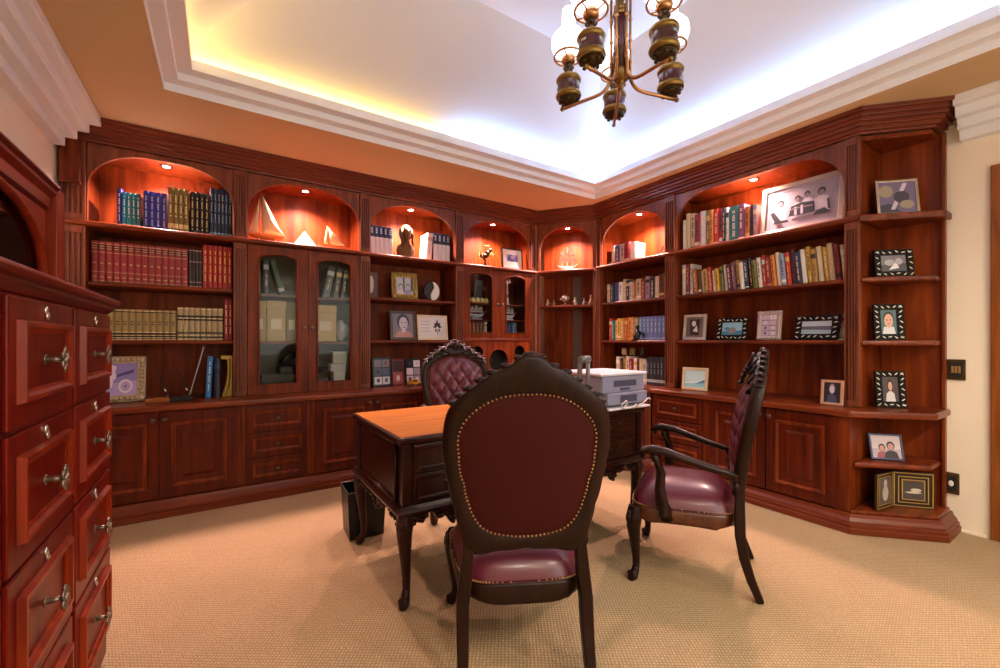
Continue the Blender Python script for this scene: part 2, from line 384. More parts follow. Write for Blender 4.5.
MB().box(.177, 1.075, DEP-.026, DEP-.0205, ZCT+.003, 2.04).build('back_lining', mat('grey_lining', '#6f6c64', .8), bk2)
bk3 = bookcase(FA, 'open bookcase bay with bronze bust and family photo frames behind the desk chair', 1.177, 2.078, P[2], None, (ZS2, ZS3), .42)
bk4 = bookcase(FA, 'glass-doored bookcase bay above the panel with round holes, beside the corner', 2.182, 3.087, P[3], P[4], (), .44)
LD = .733
bk5 = bookcase(FD, 'angled corner bookcase bay with a glass ship under its arch', .052, LD-.052, (.014, .050), (LD-.050, LD-.014), (ZS2,), .4, side=(0, 0), nose=.016)
ub = lambda y: 3.45 - y
ZS1 += .012; ZS2 += .010
bk6 = bookcase(FB, 'narrow open bookcase bay of small books on the long wall beside the corner', ub(3.391), ub(2.559), (ub(3.445), ub(3.393)), None, (ZS2, ZS3), .40)
bk7 = bookcase(FB, 'wide open bookcase bay with the large framed group photograph on top', ub(2.447), ub(1.143), (ub(2.555), ub(2.449)), (ub(1.141), ub(1.056)), (ZS2, ZS3), .30)
for fr, u, lb in ((FA, -.36, 'round halogen downlight glowing in the arch above the blue and gold book sets'), (FA, .63, 'round halogen downlight glowing in the arch above the model boats'),
                  (FA, 1.63, 'round halogen downlight glowing in the arch above the bronze bust'), (FA, 2.63, 'round halogen downlight glowing in the arch above the black-framed picture'),
                  (FD, LD/2, 'round halogen downlight glowing in the corner arch above the glass ship'), (FB, ub(2.96), 'round halogen downlight glowing in the narrow arch beside the corner'),
                  (FB, ub(1.80), 'round halogen downlight glowing above the large framed group photograph')):
    downlight(fr, u, .12, lb)

def knob(parent, u, v, z, m=PEWTER, s=1.):
    return MB().lathe([(.006*s, 0), (.006*s, .012*s), (.017*s, .018*s), (.019*s, .024*s), (.014*s, .030*s), (.0001, .031*s)], 14).build('knob', m, parent, loc=(u, v, z), rot=(PI/2, 0, 0))
def glass_doors(t, u0, u1, z0, z1, knobz, split, op, n=2):
    """arched glass doors: op = list of (a, b) glass openings"""
    ds = [(u0+.002, split-.0015), (split+.0015, u1-.002)]
    for k, (a, b) in enumerate(ds):
        g0, g1, gz0, gz1 = op[k]
        arc = arch_pts(g0, g1, gz1-.05, gz1, (g1-g0)/2, 10)
        hole = [(g0, gz0)] + [(p[0], p[1]) for p in arc] + [(g1, gz0)]
        d = MB().holed([(a, z0), (b, z0), (b, z1), (a, z1)], [hole], -.014, .010).build('door', W, t, bevel=.002)
        MB().tube([(p[0], -.014, p[1]) for p in hole], .009, 8, up=(0, 1, 0), closed=True).build('glazing_bead', W, d)
        MB().holed([(g0-.004, gz0-.004), (g1+.004, gz0-.004), (g1+.004, gz1-.052), (g1-.03, gz1+.0), (g0+.03, gz1), (g0-.004, gz1-.052)], [], -.004, -.001).build('glass', GLASS, d)
        knob(d, split + (-.032 if k == 0 else .032), -.014, knobz, PEWTER, .9)
glass_doors(bk2, .174, 1.078, ZCT+.003, 2.040, 1.36, .632, [(.252, .543, .885, 1.975), (.705, .998, .885, 1.975)])
for z in (1.64, 1.24): MB().box(.177, 1.075, .03, DEP-.027, z-.022, z).build('shelf', WX, bk2, bevel=.0015)
glass_doors(bk4, 2.182, 3.087, 1.272, 2.040, 1.655, 2.635, [(2.245, 2.54, 1.335, 1.995), (2.725, 3.0, 1.335, 1.995)])
MB().box(2.184, 3.085, .03, DEP-.021, 1.655, 1.665).build('shelf', WX, bk4)
MB().box(2.184, 3.085, .03, DEP-.021, 1.475, 1.485).build('shelf', WX, bk4)
MB().box(2.184, 3.085, -.016, DEP-.021, 1.240, 1.270).build('rail', WX, bk4, bevel=.004)
circ = lambda cx, cz, r, n=28: [(cx+r*math.cos(2*PI*k/n), cz+r*math.sin(2*PI*k/n)) for k in range(n)]
MB().holed([(2.184, ZCT+.002), (3.085, ZCT+.002), (3.085, 1.239), (2.184, 1.239)], [circ(2.352, 1.115, .072), circ(2.632, 1.015, .128), circ(2.925, 1.115, .072)], -.006, .016).build('panel_with_holes', WB, bk4, bevel=.002)
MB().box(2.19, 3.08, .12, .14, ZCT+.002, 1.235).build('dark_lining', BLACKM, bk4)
# chamfered strip of wall in the corner bay's back
for za, zb in ((ZCT+.002, ZS2-.031), (ZS2+.001, 2.04)): MB().box(LD/2+.02, LD/2+.13, DEP-.035, DEP-.022, za, zb).build('chamfer_strip', mat('grey_strip', '#6b5852', .5), bk5)

# crown moulding along all bays, one continuous length
cp = [(-.928, 4.04), (3.165, 4.04), (3.60, 3.45), (3.60, 1.055), (3.875, .757), (4.04, .757)]
prof = [(.0, 2.6325), (.012, 2.634), (.014, 2.645)]
for k in range(5): prof += [(.018+.020*k, 2.648+.0248*k), (.036+.020*k, 2.648+.0248*k+.002), (.038+.020*k, 2.648+.0248*k+.006), (.038+.020*k, 2.648+.0248*k+.0215)]
prof += [(.120, 2.7735), (.0, 2.7735)]
o = MB().bar([(p[0], p[1]-.002) if i < 2 else (p[0]-.004, p[1]) for i, p in enumerate(cp)], prof).build('crown_moulding', WCR)
tag(o, 'long stepped mahogany crown moulding running along the top of all the bookcases', 'moulding')
# open angled end unit
def poly_shelf(t, name, pts, z0, z1, bev=.006): return MB().prism(pts, z0, z1).build(name, WX, t, bevel=bev, seg=3)
t = thing('end_shelf_unit', 'open angled end unit of small picture shelves beside the cream wall', 'bookcase', group='wall bookcases')
for za, zb in ((.1465, ZCT-.047), (ZCT+.001, 2.628)):
    MB().box(4.0, 4.03, .742, 1.054, za, zb).build('back_panel', WB, t)
    MB().box(3.985, 4.03, .725, .7415, za, zb).build('edge_strip', W, t, bevel=.002)
MB().prism([(3.62, 1.054), (3.875, .765), (3.999, .765), (3.999, 1.054)], 2.60, 2.628).build('soffit', W, t)
poly_shelf(t, 'shelf', [(3.565, 1.052), (3.89, .70), (4.03, .70), (4.03, .722), (3.98, .722), (3.98, .743), (3.999, .743), (3.999, 1.052)], 2.045, ZS1, .01)
for z in (ZS2, ZS3): poly_shelf(t, 'shelf', [(3.60, 1.052), (3.86, .745), (3.999, .745), (3.999, 1.052)], z-.035, z, .012)
poly_shelf(t, 'shelf', [(3.47, 1.052), (3.77, .745), (3.999, .745), (3.999, 1.052)], .415, .45, .012)
poly_shelf(t, 'base_board', [(3.42, 1.052), (3.75, .712), (4.03, .712), (4.03, 1.052)], .126, .145, .003)
# worktop and plinth
wt = [(-.925, 3.785), (2.17, 3.785), (3.385, 2.57), (3.385, 1.046), (3.712, .706), (4.036, .706), (4.036, 3.2), (3.75, 3.6), (3.45, 4.0), (3.2, 4.42), (-.925, 4.42)]
tag(MB().prism(wt, ZCT-.045, ZCT).build('worktop', WH, bevel=.014, seg=4), 'long polished mahogany worktop with rounded edge below the bookcases', 'worktop')
pp = [(-.372, 3.83), (2.19, 3.83), (3.43, 2.59), (3.43, 1.062), (3.765, .712), (4.04, .712)]
pr2 = [(.0, .001), (.052, .001), (.053, .034), (.044, .04), (.046, .058), (.036, .064), (.034, .078), (.018, .098), (.012, .120), (0, .124)]
tag(MB().bar([(-.926, 3.83)] + pp[1:], pr2).build('plinth', WCR), 'long moulded mahogany plinth along the carpet under the base cabinets', 'plinth')

# base cabinets
def ring_mould(parent, name, u0, u1, z0, z1, v, m, w=.02, d=.012):
    b = MB(); pts = [(u0, z0), (u1, z0), (u1, z1), (u0, z1)]
    sec = [(0, 0), (w*.15, -d), (w*.5, -d), (w*.75, -d*.45), (w, -d*.3), (w, 0)]
    vs = []
    for (pu, pz), (su, sz) in zip(pts, ((1, 1), (-1, 1), (-1, -1), (1, -1))):
        for o_, q in sec: vs.append((pu+su*o_, v+q, pz+sz*o_))
    fs = []; k = len(sec)
    for i in range(4):
        for q in range(k): fs.append((i*k+q, ((i+1) % 4)*k+q, ((i+1) % 4)*k+(q+1) % k, i*k+(q+1) % k))
    return b.add(vs, fs).build(name, m, parent)
def panel_door(t, u0, u1, z0, z1, v, knob_u, kz, W_=W):
    d = MB().box(u0+.002, u1-.002, v-.02, v-.001, z0, z1).build('door', WDOOR, t, bevel=.003)
    w = u1-u0; ins = min(.065, w*.16)
    ring_mould(d, 'moulding', u0+ins, u1-ins, z0+.07, z1-.07, v-.02, W_, .026, .013)
    b = MB().frustum(u0+ins+.065, u1-ins-.065, z0+.135, z1-.135, v-.0215, v-.030, .018)
    b.box(u0+ins+.0655, u1-ins-.0655, v-.0215, v-.0195, z0+.1355, z1-.1355).build('raised_field', WDOOR, d)
    knob(d, knob_u, v-.02, kz, KNOBD)
def base_front(fr, label, u0, u1, v, kind, items, depth, name='base_cabinet'):
    t = thing(name, label, 'cabinet', fr, 0, 0, 0, group='base cabinets under the worktop')
    MB().box(u0+.001, u1-.001, v, v+depth, .127, ZCT-.047).build('carcass', W, t, bevel=.002)
    if kind == 'doors':
        for a, b_, ku in items: panel_door(t, a, b_, .135, ZCT-.056, v, ku, .69)
    else:
        for z0, z1 in items:
            a, b_ = u0+.03, u1-.03
            d = MB().box(a, b_, v-.02, v-.001, z0+.003, z1-.003).build('drawer', WDOOR, t, bevel=.003)
            ring_mould(d, 'moulding', a+.045, b_-.045, z0+.042, z1-.042, v-.02, W, .022, .012)
            knob(d, (a+b_)/2, v-.02, (z0+z1)/2, KNOBD)
base_front(FA, 'double-door base cabinet below the silver frame and pen stands', -.80, .124, -.21, 'doors', [(-.755, -.372, -.402), (-.368, .098, -.338)], .56)
base_front(FA, 'base cabinet with three drawers below the glass-doored bay with boats', .124, .621, -.21, 'drawers', [(.135, .325), (.33, .525), (.53, .738)], .56, 'drawer_cabinet')
base_front(FA, 'double-door base cabinet behind the desk corner below the family photos', .621, 1.645, -.21, 'doors', [(.652, 1.135, 1.10), (1.139, 1.62, 1.17)], .56)
base_front(FA, 'single-door base cabinet hidden low behind the tufted desk chair', 1.645, 2.15, -.21, 'doors', [(1.67, 2.12, 1.70)], .3)
FC = Frame(2.19, 3.83, -PI/4)
LC = math.hypot(1.24, 1.24)
base_front(FC, 'angled corner base cabinet behind the printer', .03, LC-.004, 0., 'doors', [(.06, .60, .57), (.61, 1.15, .64), (1.16, LC-.06, LC-.10)], .3)
base_front(FB, 'base cabinet with three drawers on the long wall below the beach picture', ub(2.582), ub(2.042), -.17, 'drawers', [(.135, .325), (.33, .525), (.53, .738)], .56, 'drawer_cabinet')
base_front(FB, 'double-door base cabinet behind the armchair on the long wall', ub(2.042), ub(1.06), -.17, 'doors', [(ub(2.012), ub(1.568), ub(1.60)), (ub(1.564), ub(1.125), ub(1.535))], .56)

# ------------------------------------------------------------------ filing cabinet and hutch at the side wall
FZ = [.10, .43, .74, 1.05, 1.352]
ZS1 -= .012; ZS2 -= .010
t = thing('filing_cabinet', 'tall red mahogany cabinet of square framed drawers against the side wall', 'cabinet', FL)
MB().box(.42, 2.284, .0, .545, .001, 1.354).build('carcass', WRED, t, bevel=.003)
b = MB(); lp = [(-.036, 1.41), (-.04, 1.400), (-.036, 1.388), (-.022, 1.384), (-.020, 1.372), (-.006, 1.362), (0, 1.355), (.55, 1.355), (.55, 1.41)]
b.prism(lp, .42, 2.32, 'x').build('top_moulding', WREDX, t, bevel=.002)
def rosette(parent, u, v, z):
    b = MB(); b.tube([(u, v, z), (u, v-.034, z)], [.008, .007], 8)
    b.ell((u, v-.038, z), (.012, .008, .012), 8, 6)
    for k in range(6):
        a = k*PI/3+PI/6; b.ell((u+.018*math.cos(a), v-.036, z+.023*math.sin(a)), (.010, .005, .011), 8, 6)
    b.lathe([(.012, 0), (.010, .003)], 12) if 0 else b.ell((u, v-.001, z), (.014, .003, .014), 10, 6)
    return b.build('pull', PEWTER, parent)
cols = [(.45, .80), (.82, 1.275), (1.308, 1.770), (1.800, 2.279)]
for c0, c1 in cols:
    for z0, z1 in zip(FZ, FZ[1:]):
        d = MB().box(c0, c1, -.012, -.001, z0+.006, z1-.006).build('drawer', WRED, t, bevel=.003)
        ring_mould(d, 'frame_moulding', c0+.045, c1-.052, z0+.058, z1-.056, -.012, WREDM, .030, .015)
        uc = (c0+c1)/2-.004
        rosette(d, uc, -.012, (z0+z1)/2)
        b = MB(); b.ell((uc-.004, -.014, z1-.026), (.010, .005, .012), 8, 6); b.ell((uc+.004, -.015, z1-.040), (.010, .005, .012), 8, 6)
        b.build('key_escutcheon', mat('nickel', '#d9d2c6', .25, .9), d)
HV = .102     # hutch face behind the drawer face
t = thing('hutch', 'red mahogany hutch with arched glass door on top of the filing cabinet', 'hutch', FL)
b = MB(); b.box(.44, 2.085, HV+.40, HV+.425, 1.412, 1.70); b.box(.44, .46, HV+.03, HV+.40, 1.412, 1.70); b.box(2.065, 2.085, HV+.03, HV+.40, 1.412, 1.70); b.box(.44, 2.085, HV+.03, HV+.425, 1.68, 1.70); b.box(.44, 2.085, HV+.03, HV+.425, 1.4115, 1.42)
b.build('carcass', WRED, t)
MB().box(2.008, 2.088, HV-.026, HV+.03, 1.4115, 1.762).build('end_stile', WREDM, t, bevel=.003)
hp = [(-.032+HV, 1.767), (-.036+HV, 1.757), (-.026+HV, 1.748), (-.026+HV, 1.738), (-.012+HV, 1.722), (-.010+HV, 1.690), (.0+HV, 1.682), (HV+.42, 1.682), (HV+.42, 1.767)]
MB().prism(hp, .43, 2.007, 'x').build('crown', WREDX, t, bevel=.0015)
for a, b_ in ((.47, 1.205), (1.215, 2.004)):
    g0, g1 = a+.03, b_-.026
    w = (g1-g0)/2; c = (g0+g1)/2
    hole = [(g0, 1.432)] + [(c+w*math.cos(PI-PI*k/24), 1.432+.236*math.sin(PI-PI*k/24)**.8) for k in range(1, 24)] + [(g1, 1.432)]
    d = MB().holed([(a, 1.414), (b_, 1.414), (b_, 1.681), (a, 1.681)], [hole], HV, HV+.022).build('door', WREDM, t, bevel=.002)
    MB().tube([(p[0], HV, p[1]) for p in hole], .012, 8, up=(0, 1, 0), closed=True).build('arch_bead', WREDM, d)
    MB().prism([(q[0], q[1]) for q in hole], HV+.012, HV+.015, 'y').build('glass', GLASS, d)
# ------------------------------------------------------------------ books
def book_mesh(name, w, h, d, mats, style):
    """spine faces -y at y=0; mats = [cover, pages, accent, accent2]"""
    b = MB(); t = .0028; r = min(.006, w*.22)
    arc = [(-w/2, r), (-w*.32, r*.28), (0, 0), (w*.32, r*.28), (w/2, r)]
    inn = [(w/2-t, r+.004), (-w/2+t, r+.004)]
    b.m = 0; b.prism(arc + inn, 0, h)
    b.box(-w/2, -w/2+t, r, d, 0, h); b.box(w/2-t, w/2, r, d, 0, h)
    b.m = 1; b.box(-w/2+t, w/2-t, r+.004, d-.004, .003, h-.004)
    def band(z0, z1, m, f=1., o=.0008):
        b.m = m; q = [(x*f*1.004, y-o) for x, y in arc]
        b.prism(q + [(q[-1][0], q[-1][1]+.002), (q[0][0], q[0][1]+.002)], z0, z1)
    def title(z0, z1, m, wd=.34, n=7):
        n = int(n*1.7) if n > 4 else n; wd = wd*.72 if n > 4 else wd; b.m = m; st = (z1-z0)/n
        for k in range(n):
            if (k*7+int(h*1000)) % 5 == 0: continue
            x = w*wd*.5; y = -.0009 + r*.02
            b.box(-x, x, y, y+.0012, z0+st*k, z0+st*(k+.72))
    if style == 'gilt':      # leather volume with gilt bands
        for z in (.03, .25, .72, .93): band(h*z, h*(z+.016), 2)
        band(h*.79, h*.91, 3, .98); title(h*.81, h*.89, 2, .7, 3); title(h*.12, h*.2, 2, .6, 2); title(h*.45, h*.55, 2, .4, 2)
    elif style == 'dark_gilt':
        band(h*.03, h*.24, 3); 
        for z in (.02, .07, .15, .25, .94): band(h*z, h*(z+.02), 2, 1.01, .0012)
        band(h*.90, h*.935, 3); title(h*.5, h*.62, 3, .5, 3)
    elif style == 'two_band':
        for z in (.60, .70): band(h*z, h*(z+.06), 3)
        for z in (.2, .07): band(h*z, h*(z+.05), 3, 1.002)
        for z in (.02, .13, .66, .95): band(h*z, h*(z+.02), 2, 1.004, .0011)
    elif style == 'title': title(h*.12, h*.88, 2, .36, 11)
    elif style == 'title2': title(h*.30, h*.9, 2, .4, 8); band(h*.06, h*.1, 2)
    elif style == 'lower_white': band(.0, h*.62, 2, 1.0, .0009); title(h*.68, h*.94, 3, .4, 4)
    elif style == 'label': band(h*.72, h*.86, 2); title(h*.2, h*.6, 2, .3, 5)
    elif style == 'banded': band(h*.1, h*.2, 2); title(h*.35, h*.85, 3, .4, 7)
    me = b.build(name, mats)
    return me
def bmats(c, a='#d8b46a', a2='#201614'):
    return [mat('cover_'+c.strip('#'), c, .45, 0, .15), PAGES, mat('foil_'+a.strip('#'), a, .4, .25 if a in ('#d8b46a', '#e2c98c') else 0), mat('cover_'+a2.strip('#'), a2, .45)]
def row(fr, u0, u1, v, z, n, h, d, colors, style, acc, lab, group, name='book', jitter=0., lean=0., acc2='#201614', cat='book', total=None):
    """n separate books side by side between u0 and u1"""
    w0 = (u1-u0)/n; ws = [w0*(1+R.uniform(-.25, .25)*(jitter > 0)) for _ in range(n)]
    k = (u1-u0)/sum(ws); u = u0; proto = {}
    for i in range(n):
        w = ws[i]*k; c = colors[i % len(colors)]; hh = h*(1+R.uniform(-1, 1)*jitter)
        le = lean
        if jitter == 0 and c in proto:
            o = proto[c].copy(); COL.objects.link(o)
        else:
            o = book_mesh(name, w*(math.cos(le))*.955 if le else w-.0022, hh, d*(1+R.uniform(-.1, .1)*(jitter > 0)), bmats(c, acc if isinstance(acc, str) else acc[i % len(acc)], acc2), style if isinstance(style, str) else style[i % len(style)])
            proto[c] = o
        tag(o, lab(i+1, c), cat, group)
        wb = w*math.cos(le)*.955/2 if le else 0
        put(o, fr, u+w/2, v + (R.uniform(-.012, .012) if jitter else 0), z + .0008 + abs(math.sin(le))*wb, lean=le)
        u += w
# --- bay beside the filing cabinet
def L(fmt): return lambda i, c: fmt.format(nth(i))
G = lambda s: s
tag(put(book_mesh('book', .026, .28, .19, bmats('#1a2a8a', '#c9d4ea'), 'title'), FA, -.627, .075, ZS1+.001), 'royal blue book at the filing-cabinet end of the lit arch shelf', 'book')
row(FA, -.612, -.508, .075, ZS1, 4, .258, .18, ['#1f8ec4', '#2f8f9f', '#2b7f90', '#27616e'], 'title2', '#d3e6ea', L('teal blue book under the lit arch, {} from the filing-cabinet end of its set'), 'teal books under the lit arch')
row(FA, -.494, -.352, .075, ZS1, 4, .292, .2, ['#22308f', '#2c2f9b', '#33309a', '#3d2a80'], 'title', '#aab4dc', L('blue violet book under the lit arch, {} from the filing-cabinet end of its set'), 'blue violet books under the lit arch')
row(FA, -.346, -.217, .07, ZS1, 4, .348, .22, ['#7d6a2c'], 'banded', '#e2c98c', L('olive gold volume under the lit arch, {} from the filing-cabinet end of its set'), 'olive gold volumes under the lit arch', acc2='#e8dcae')
row(FA, -.21, -.085, .075, ZS1, 4, .338, .22, ['#15110f'], 'title', '#e2c98c', L('black gilt volume under the lit arch, {} from the olive gold volumes'), 'black gilt volumes under the lit arch')
row(FA, -.082, .068, .075, ZS1, 6, .392, .24, ['#1d3150', '#233a5e', '#1b2c4a'], 'title2', '#8fb0c9', L('navy blue volume under the lit arch, {} from the black volumes'), 'navy volumes under the lit arch')
row(FA, -.78, -.222, .07, ZS2, 14, .298, .2, ['#8a0f1a'], 'gilt', '#b9905c', L('thick red leather gilt volume on the second shelf, {} from the filing-cabinet end'), 'red gilt volumes on the second shelf', name='encyclopedia_volume', acc2='#5f0e18')
row(FA, -.217, -.132, .075, ZS2, 4, .302, .2, ['#3a1416', '#1d1112', '#40181b', '#1a1012'], 'two_band', '#c9a0a0', L('slim dark banded book on the second shelf, {} after the thick red volumes'), 'slim dark books on the second shelf')
row(FA, -.127, .070, .07, ZS2, 6, .345, .22, ['#a3130f'], 'title', '#e2b15c', L('bright red volume on the second shelf, {} after the slim dark books'), 'bright red volumes on the second shelf')
row(FA, -.775, -.293, .07, ZS3, 12, .228, .17, ['#8d7c48'], 'dark_gilt', '#e2c98c', L('olive and black volume on the third shelf, {} from the filing-cabinet end'), 'olive and black volumes on the third shelf', acc2='#15110e')
row(FA, -.289, .008, .07, ZS3, 8, .256, .17, ['#a3946a'], 'two_band', '#e2d4a0', L('pale gold volume on the third shelf, {} after the olive and black volumes'), 'pale gold volumes on the third shelf', acc2='#1c1712')
row(FA, .014, .072, .07, ZS3, 2, .33, .2, ['#8c1016'], 'title', '#e6d3b0', L('tall dark red book on the third shelf, {} after the pale gold volumes'), 'tall dark red books on the third shelf')

# ------------------------------------------------------------------ picture frames
def poly_pic(b, shapes, y):
    for i, (m, pts) in enumerate(shapes):
        b.m = m; yy = y - .0004*(i+1)
        b.prism([(p[0], p[1]) for p in pts], yy, yy+.0003, 'y')
def oval(cx, cz, rx, rz, n=14): return [(cx+rx*math.cos(2*PI*k/n), cz+rz*math.sin(2*PI*k/n)) for k in range(n)]
def picture_frame(name, w, h, border, fm, shapes, pm, depth=.018, style=None, am=None, matm=None, mat_w=0., stand=True):
    """shapes: list of (material index, outline in 0..1 picture space); base at z=0, front faces -y"""
    t = bpy.data.objects.new(name, None); COL.objects.link(t)
    b = MB(); ou = [(-w/2, 0), (w/2, 0), (w/2, h), (-w/2, h)]; a, c = w/2-border, border
    b.holed(ou, [[(-a, c), (a, c), (a, h-c), (-a, h-c)]], -depth/2, depth/2)
    b.build('frame_border', fm, t, bevel=min(.003, border*.2))
    if style:
        b = MB(); rr = random.Random(int(w*1e4)); y = -depth/2
        per = [(1, -w/2, w/2, border/2), (1, -w/2, w/2, h-border/2), (0, 0, h, -w/2+border/2), (0, 0, h, w/2-border/2)]
        for hz, s0, s1, o in per:
            n = max(3, int((s1-s0)/(border*(.55 if style == 'ornate' else .85))))
            for k in range(n):
                b.m = 0; q = s0 + (s1-s0)*(k+.5)/n; j = rr.uniform(-.12, .12)*border
                cx, cz = (q, o+j) if hz else (o+j, q)
                if style == 'ornate': b.ell((cx, y, cz), (border*.34, depth*.5, border*.34), 7, 5)
                else:
                    an = rr.choice((.7, -.7, 2.4, .2)); lx, lz = border*.30, border*.085; ca, sa = math.cos(an), math.sin(an)
                    b.prism([(cx+ca*lx*math.cos(g)-sa*lz*math.sin(g), cz+sa*lx*math.cos(g)+ca*lz*math.sin(g)) for g in [2*PI*i/8 for i in range(8)]], y-.002, y-.0002, 'y')
        if style == 'leaf': b.m = 1; b.holed(ou, [[(-a, c), (a, c), (a, h-c), (-a, h-c)]], y-.0004, y+.001); b.m = 0
        if style == 'ornate':
            for sx in (-1, 1):
                for zz in (border*.5, h-border*.5): b.ell((sx*(w/2-border*.5), y, zz), (border*.48, depth*.55, border*.48), 8, 6)
        b.build('carving' if style == 'ornate' else 'leaf_pattern', [am or fm, fm], t)
    b = MB(); b.m = 0; b.box(-a, a, -.002, .004, c, h-c)
    if mat_w:
        e = mat_w; b.m = 1; b.holed([(-a, c), (a, c), (a, h-c), (-a, h-c)], [[(-a+e, c+e), (a-e, c+e), (a-e, h-c-e), (-a+e, h-c-e)]], -.004, -.0022)
    pw, ph = 2*(a-mat_w), h-2*(c+mat_w)
    poly_pic(b, [(m, [(-pw/2+px*pw, c+mat_w+pz*ph) for px, pz in pts]) for m, pts in shapes], -.002)
    b.build('picture', pm, t)
    if stand: MB().prism([(depth/2, .03), (depth/2+.045, .020), (depth/2+.05, .020), (depth/2, h*.62)], -.012, .012, 'x').build('easel_strut', BLACKM, t)
    return t
bustS = lambda cx, s, hair, face, cl: [(cl, [(cx-.26*s, 0), (cx+.26*s, 0), (cx+.2*s, .28*s), (cx+.07*s, .36*s), (cx-.07*s, .36*s), (cx-.2*s, .28*s)]), (hair, oval(cx, .58*s, .15*s, .21*s)), (face, oval(cx, .54*s, .11*s, .16*s))]
def setf(t, label, fr, u, v, z, rot=0, tilt=.12, group=None, cat='picture frame'):
    put(t, fr, u, v, z+.001+.016*math.sin(tilt), rot, tilt); return tag(t, label, cat, group)
SIL = mat('embossed_silver', '#b9aa88', .35, .7, bump=.4, bscale=120)
# silver frame with lilac picture
ins = [(1, [(0, 0), (1, 0), (1, .45), (0, .35)]), (2, oval(.68, .28, .2, .22)), (1, oval(.68, .28, .14, .15)), (2, [(.1, .2), (.3, .25), (.42, .9), (.3, .95)]), (3, [(.4, .55), (.9, .7), (.92, .8), (.45, .66)]), (2, oval(.3, .6, .12, .14)), (3, oval(.68, .28, .03, .035))]
t = picture_frame('picture_frame', .30, .335, .05, SIL, ins, [PIC('#8f86c8'), PIC('#b7a6dc'), PIC('#e9def4'), PIC('#4a4688')], .022, 'ornate', SIL)
setf(t, 'embossed silver frame with a lilac picture on the worktop beside the pen stands', FA, -.628, .06, ZCT, 0, .14)
# pen stands
def pen_stand(label, u0, u1, m, pens):
    t = thing('pen_stand', label, 'pen stand', FA, (u0+u1)/2, -.045, ZCT+.001)
    w = u1-u0; MB().prism([(-w/2, 0), (w/2, 0), (w/2, .022), (w/2-.012, .034), (-w/2+.012, .034), (-w/2, .022)], -.05, .05, 'y').build('base', m, t, bevel=.004)
    for px, dx in pens:
        MB().lathe([(.008, 0), (.012, .012), (.008, .014)], 10, (px, 0, .034)).build('holder', PEWTER, t)
        p = MB().tube([(px, 0, .042), (px+dx*.25, .01, .095), (px+dx, .03, .255)], [.0035, .006, .0022], 8)
        pn = p.build('pen', BLACKM, t)
        MB().tube([(px+dx*.1, .004, .063), (px+dx*.25, .01, .095)], [.0066, .0066], 8).build('grip', SILVER, pn)
pen_stand('low wooden pen stand with one slanting black pen on the worktop', -.462, -.322, mat('pen_wood', '#9a5a26', .35, 0, .4), [(.055, -.075)])
pen_stand('low black pen stand with a slanting pen beside the leaning silver slab', -.318, -.185, mat('pen_black', '#20242c', .3, .2), [(.045, -.09)])
t = thing('tablet', 'thin silver-edged slab leaning steeply against the blue book on the worktop', 'tablet', FA, -.215, .04, ZCT+.001)
t.rotation_euler = (0, math.radians(13.5), 0)
MB().box(-.004, .004, -.02, .22, .001, .415).build('body', mat('slab_grey', '#a9a9b4', .3, .6), t, bevel=.002)
MB().box(.0041, .006, -.01, .21, .012, .405).build('screen', BLACK, t)
tag(put(book_mesh('book', .046, .31, .2, bmats('#0d1838', '#2b3a66'), 'label'), FA, -.033, .06, ZCT+.001), 'dark navy book standing on the worktop beside the pale blue book', 'book')
tag(put(book_mesh('book', .036, .325, .2, bmats('#2e7ec2', '#bfe2f2'), 'title'), FA, -.092, .03, ZCT+.002, lean=.05), 'pale blue book standing on the worktop beside the leaning slab', 'book')
t = thing('bookend', 'curved olive gold scroll bookend on the worktop at the end of the bay', 'bookend', FA, .0425, .045, ZCT+.001)
cv = [(-.045, 0), (.03, 0), (.033, .33), (-.05, .335), (-.05, .30), (-.008, .295), (-.004, .2), (-.012, .12), (-.03, .05)]
MB().prism(cv, -.02, .12, 'y').build('body', mat('olive_gold', '#93782c', .35, .45), t, bevel=.006)
MB().tube([(-.02, -.022, .01), (.004, -.022, .08), (.012, -.022, .18), (.012, -.022, .31)], .005, 8).build('rib', mat('olive_dark', '#5a4718', .4, .4), t)

